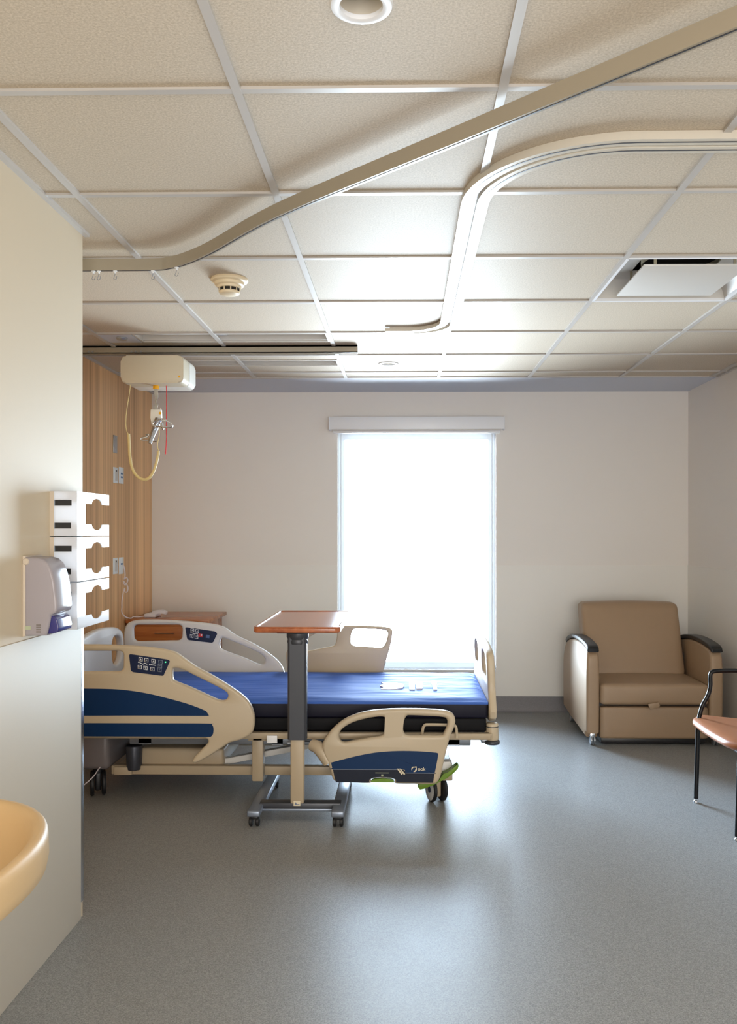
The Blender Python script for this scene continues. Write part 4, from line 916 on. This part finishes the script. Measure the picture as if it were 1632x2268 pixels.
# ------------------------------------------------------------------ side chair at the right edge
sc = thing('side_chair', 'tan leather side chair with black tubular arms and legs at right edge', 'chair', (1.85, 4.5, 0))
ysn, ysf = 4.22, 4.86
mb = MB(); prf = cr([(1.598, 0.408), (1.575, 0.412), (1.562, 0.428), (1.575, 0.450), (1.62, 0.458), (1.72, 0.448), (1.85, 0.438), (2.0, 0.440), (2.06, 0.445), (2.06, 0.425), (2.0, 0.414), (1.85, 0.408), (1.72, 0.412), (1.64, 0.412)], 5)
NS = 14; rings = []
for k in range(NS + 1):
    v = k / NS; y = ysn + (ysf - ysn) * v; e_ = abs(2 * v - 1); bow = 0.020 * (1 - e_ ** 2) - 0.035 * max(0, e_ - 0.8) / 0.2 * 1.0
    sc_ = 1.0 if 0 < k < NS else 0.9
    rings.append([mb.bm.verts.new((p.x - bow * max(0, (1.8 - p.x) / 0.24), y, 0.43 + (p.y - 0.43) * sc_)) for p in prf])
n_ = len(prf)
for A, B in zip(rings, rings[1:]):
    for k in range(n_): mb.bm.faces.new((A[k], A[(k + 1) % n_], B[(k + 1) % n_], B[k]))
mb.bm.faces.new(rings[0]); mb.bm.faces.new(list(reversed(rings[-1])))
mb.build('seat', 'tan_leather', sc, ang=50)
puff(MB(), 2.075, 2.125, ysn + 0.02, ysf - 0.02, 0.52, 0.84, 0.02, 0.006, 12).build('backrest', 'tan_leather', sc, ang=80)
for y_ in (4.19 + 0.0, 4.78):
    xb = PY(1541, 1768, 4.78).x
    xt = PY(1546, 1600, 4.78).x
    MB().tube([(xb, y_, 0.022), (xt, y_, 0.43)], 0.0125, 14).build('leg', 'black_metal', sc)
    pts = [(xt, y_, 0.43), (xt + 0.008, y_, 0.47), (PY(1556, 1560, 4.78).x, y_, 0.525), (PY(1568, 1537, 4.78).x, y_, 0.58), (PY(1573, 1515, 4.78).x, y_, 0.63), (PY(1573, 1497, 4.78).x, y_, 0.68), (PY(1576, 1487, 4.78).x, y_, 0.702), (PY(1590, 1483, 4.78).x, y_, 0.710), (1.80, y_, 0.712), (2.08, y_, 0.708)]
    MB().tube(cr([Vector(p) for p in pts], 5, False), 0.0115, 12).build('arm', 'black_metal', sc)
    MB().tube([(2.09, y_, 0.84), (2.10, y_, 0.60), (2.13, y_, 0.022)], 0.0125, 12).build('leg', 'black_metal', sc)
    MB().tube([(xt, y_, 0.415), (2.11, y_, 0.415)], 0.010, 10).build('side_rail', 'black_metal', sc)
    for x_ in (xb, 2.13):
        MB().lathe((x_, y_, 0.0), [(0, 0), (0.012, 0), (0.014, 0.004), (0.013, 0.010), (0.008, 0.014), (0.008, 0.022), (0.012, 0.024), (0, 0.024)], n=20).build('glide', 'chrome', sc)
MB().tube([(xt + 0.02, 4.19, 0.405), (xt + 0.02, 4.78, 0.405)], 0.010, 10).build('cross_rail', 'black_metal', sc)

# ------------------------------------------------------------------ partition: sink, soap dispenser, glove rack, corner guard
snk = thing('wall_sink', 'cream wall-hung basin at the lower left edge', 'sink', (XP, 1.60, 0.72))
cx_, cy_ = -1.018, 1.76
cx_, cy_ = -1.0, 1.60
def ell(a, b, z, n=64, pw=2.2):
    out = []
    for k in range(n):
        t = 2 * PI * k / n; c, s = math.cos(t), math.sin(t)
        out.append(Vector((cx_ + a * math.copysign(abs(c) ** (2 / pw), c), cy_ + b * math.copysign(abs(s) ** (2 / pw), s), z)))
    return out
mb = MB(); rs = [ell(0.05, 0.05, 0.735), ell(0.14, 0.24, 0.745), ell(0.22, 0.32, 0.775), ell(0.255, 0.36, 0.820), ell(0.268, 0.373, 0.846), ell(0.280, 0.385, 0.854), ell(0.291, 0.396, 0.853), ell(0.297, 0.402, 0.846), ell(0.299, 0.404, 0.834), ell(0.300, 0.405, 0.80), ell(0.296, 0.401, 0.778), ell(0.27, 0.375, 0.755), ell(0.19, 0.28, 0.735), ell(0.08, 0.10, 0.725)]
vr = [[mb.bm.verts.new(p) for p in r_] for r_ in rs]
for A, B in zip(vr, vr[1:]):
    for k in range(len(A)): mb.bm.faces.new((A[k], A[(k + 1) % len(A)], B[(k + 1) % len(A)], B[k]))
mb.bm.faces.new(vr[0]); mb.bm.faces.new(vr[-1])
mb.build('basin', 'sink_ceramic', snk, ang=60)
MB().box(XP + 0.006, cx_ - 0.17, 1.30, 1.90, 0.76, 0.858, 0.015, 3).build('back_ledge', 'sink_ceramic', snk)
MB().cyl((cx_, cy_, 0.734), (cx_, cy_, 0.739), 0.022, n=24).build('drain', 'chrome', snk)
MB().tube(cr([(XP + 0.03, 1.56, 0.858), (XP + 0.03, 1.56, 0.93), (XP + 0.05, 1.56, 0.97), (XP + 0.09, 1.56, 0.965), (XP + 0.11, 1.56, 0.93)], 5, False), 0.011, 12).build('faucet', 'chrome', snk)

# soap dispenser
dsy0, dsy1 = 2.80, 2.935
sd = thing('soap_dispenser', 'smoky grey wall soap dispenser with a blue push lever', 'soap dispenser', (XP, 2.87, 1.12))
f = at(dsy0); 
bp0 = f([(42,1231),(56,1231),(56,1409),(42,1411)])
mb = MB(); mb.prism([(x, dsy0, z) for x, z in [(XP, bp0[0][1]), (bp0[1][0], bp0[1][1]), (bp0[2][0], bp0[2][1]), (XP, bp0[3][1])]], (0, dsy1 - dsy0, 0), 0.002); mb.build('back_plate', 'dispenser_back', sd)
prf = f([(54,1234),(80,1235),(95,1239),(106,1249),(114,1265),(120,1288),(123,1312),(125,1330),(126,1345),(125,1352),(122,1358),(112,1362),(108,1385),(102,1408),(54,1409)])
MB().plate([prf], dsy1 - dsy0, 0.008, lambda a, b, c: (a, (dsy0 + dsy1) / 2 + c, b), 3).build('cover', 'dispenser_cover', sd, ang=50)
lv = at(dsy0 + 0.01)([(113,1363),(104,1406),(133,1397),(144,1389),(137,1376),(125,1366)])
lv = at(dsy0 + 0.01)([(112,1364),(106,1405),(128,1400),(130,1390),(126,1372),(119,1365)])
MB().plate([rpoly(lv, 0.004)], 0.115, 0.003, lambda a, b, c: (a, (dsy0 + dsy1) / 2 + c, b), 3).build('push_lever', 'lever_blue', sd)
mb = MB(); raised(mb, at(dsy0 - 0.001)([(55,1387),(68,1387),(68,1395),(55,1395)]), dsy0 - 0.001, 0.002); mb.build('product_label', 'label_green', sd)
mb = MB()
for k in range(4): raised(mb, at(dsy0 - 0.001)([(80,1383 + k * 5),(90,1383 + k * 5),(90,1386 + k * 5),(80,1386 + k * 5)]), dsy0 - 0.001, 0.002)
mb.build('fine_print', 'label_grey', sd)
MB().lathe(PY(57, 1244, dsy0 - 0.001), [(0, -0.002), (0.009, -0.002), (0.011, 0.001)], (0, 1, 0), 20).build('key_lock', 'dispenser_back', sd)

# glove box rack: three stacked holders with open fronts
gy0, gy1 = 3.02, 3.345; gx = -1.128
zs_ = [PY(130, y, gy0).z for y in (1088, 1189.5, 1291, 1397)]
for k in range(3):
    z1_, z0_ = zs_[k], zs_[k + 1] + 0.0045; H = z1_ - z0_
    g = thing('glove_box_holder', ['top white acrylic glove box holder of the stack of three on the partition', 'middle white acrylic glove box holder, between two like it', 'bottom white acrylic glove box holder, behind the soap dispenser'][k], 'glove holder', (XP, gy0, z0_), 'glove box holders stacked on the partition end')
    yc_ = (gy0 + gy1) / 2 + 0.0; t = 0.0035
    # front straps with the rounded notch
    hs = 0.040
    def notch(sgn, zb, ze):
        pts = [(gy0, ze), (gy1, ze), (gy1, zb)]
        c_ = gy0 + 0.195
        arc = [(c_ + 0.056 * math.cos(a), zb + sgn * (0.021 * math.sin(a) ** 1.15)) for a in [PI * k_ / 14 for k_ in range(15)]]
        return pts + arc + [(gy0, zb)]
    for sgn, zb, ze in ((1, z1_ - hs, z1_), (-1, z0_ + hs, z0_)):
        p_ = notch(sgn, zb, ze); mb = MB(); mb.prism([(gx, y, z) for y, z in p_], (-t, 0, 0)); mb.build('front_strap', 'acrylic_white', g)
    MB().box(XP, gx - t, gy0, gy1, z1_ - t, z1_).build('top_panel', 'acrylic_white', g)
    MB().box(XP, gx - t, gy0, gy1, z0_, z0_ + t).build('bottom_panel', 'acrylic_white', g)
    x120 = PY(120, 1150, gy0).x; x159 = PY(159, 1150, gy0).x
    MB().box(XP, x120, gy0 - 0.002, gy0 + 0.30, z0_, z1_, 0.0).build('rear_box', 'dispenser_back', g)
    mb = MB(); hh = 0.020; za = z1_ - 0.030; zb = z0_ + 0.025
    mb.plate([[(x120, z0_), (gx, z0_), (gx, z1_), (x120, z1_)], [(x120 + 0.001, za - hh), (x159, za - hh), (x159, za), (x120 + 0.001, za)], [(x120 + 0.001, zb), (x159 - 0.002, zb), (x159 - 0.002, zb + hh), (x120 + 0.001, zb + hh)]], 0.004, 0.0, lambda a, b, c: (a, gy0 + c, b))
    mb.build('end_panel', 'acrylic_white', g)
    for q_ in (za - hh, zb): MB().box(x120 + 0.001, x159, gy0 + 0.003, gy0 + 0.008, q_ - 0.002, q_ + hh + 0.002).build('slot_liner', 'black_plastic', g)

# corner guard
cgt = PX(170, 1394, XP).z
gd = thing('corner_guard', 'polished steel corner guard strip on the free end of the partition', 'corner guard', (XP, YP, 0))
mb = MB(); mb.box(XP, XP + 0.004, YP - 0.052, YP + 0.004, 0.06, 1.10, 0.001).box(XP - 0.05, XP + 0.004, YP, YP + 0.004, 0.06, 1.10, 0.001); mb.build('angle_strip', 'brushed_steel', gd)

# valance over the window
v0 = PY(729, 923, YB - 0.09); v1 = PY(1117, 950, YB - 0.09)
vl = thing('roller_blind', 'white roller blind valance above the bright window', 'window blind', ((v0.x + v1.x) / 2, YB - 0.05, v1.z))
MB().box(v0.x, v1.x, YB - 0.09, YB - 0.001, v1.z, v0.z, 0.002).build('fascia', 'white_trim', vl)
for x_ in (v0.x, v1.x): MB().box(x_ - 0.003, x_ + 0.003, YB - 0.094, YB, v1.z - 0.004, v0.z + 0.002, 0.001).build('end_cap', 'white_trim', vl)
MB().box(v0.x + 0.03, v1.x - 0.03, YB - 0.075, YB - 0.045, v1.z - 0.03, v1.z - 0.001, 0.006).build('hem_bar', 'white_trim', vl)
MB().box(v0.x + 0.02, v1.x - 0.02, YB - 0.088, YB - 0.082, v1.z - 0.010, v1.z).build('lower_lip', 'grid_metal', vl)

for o in scene.objects:
    if '_o' in o: del o['_o']
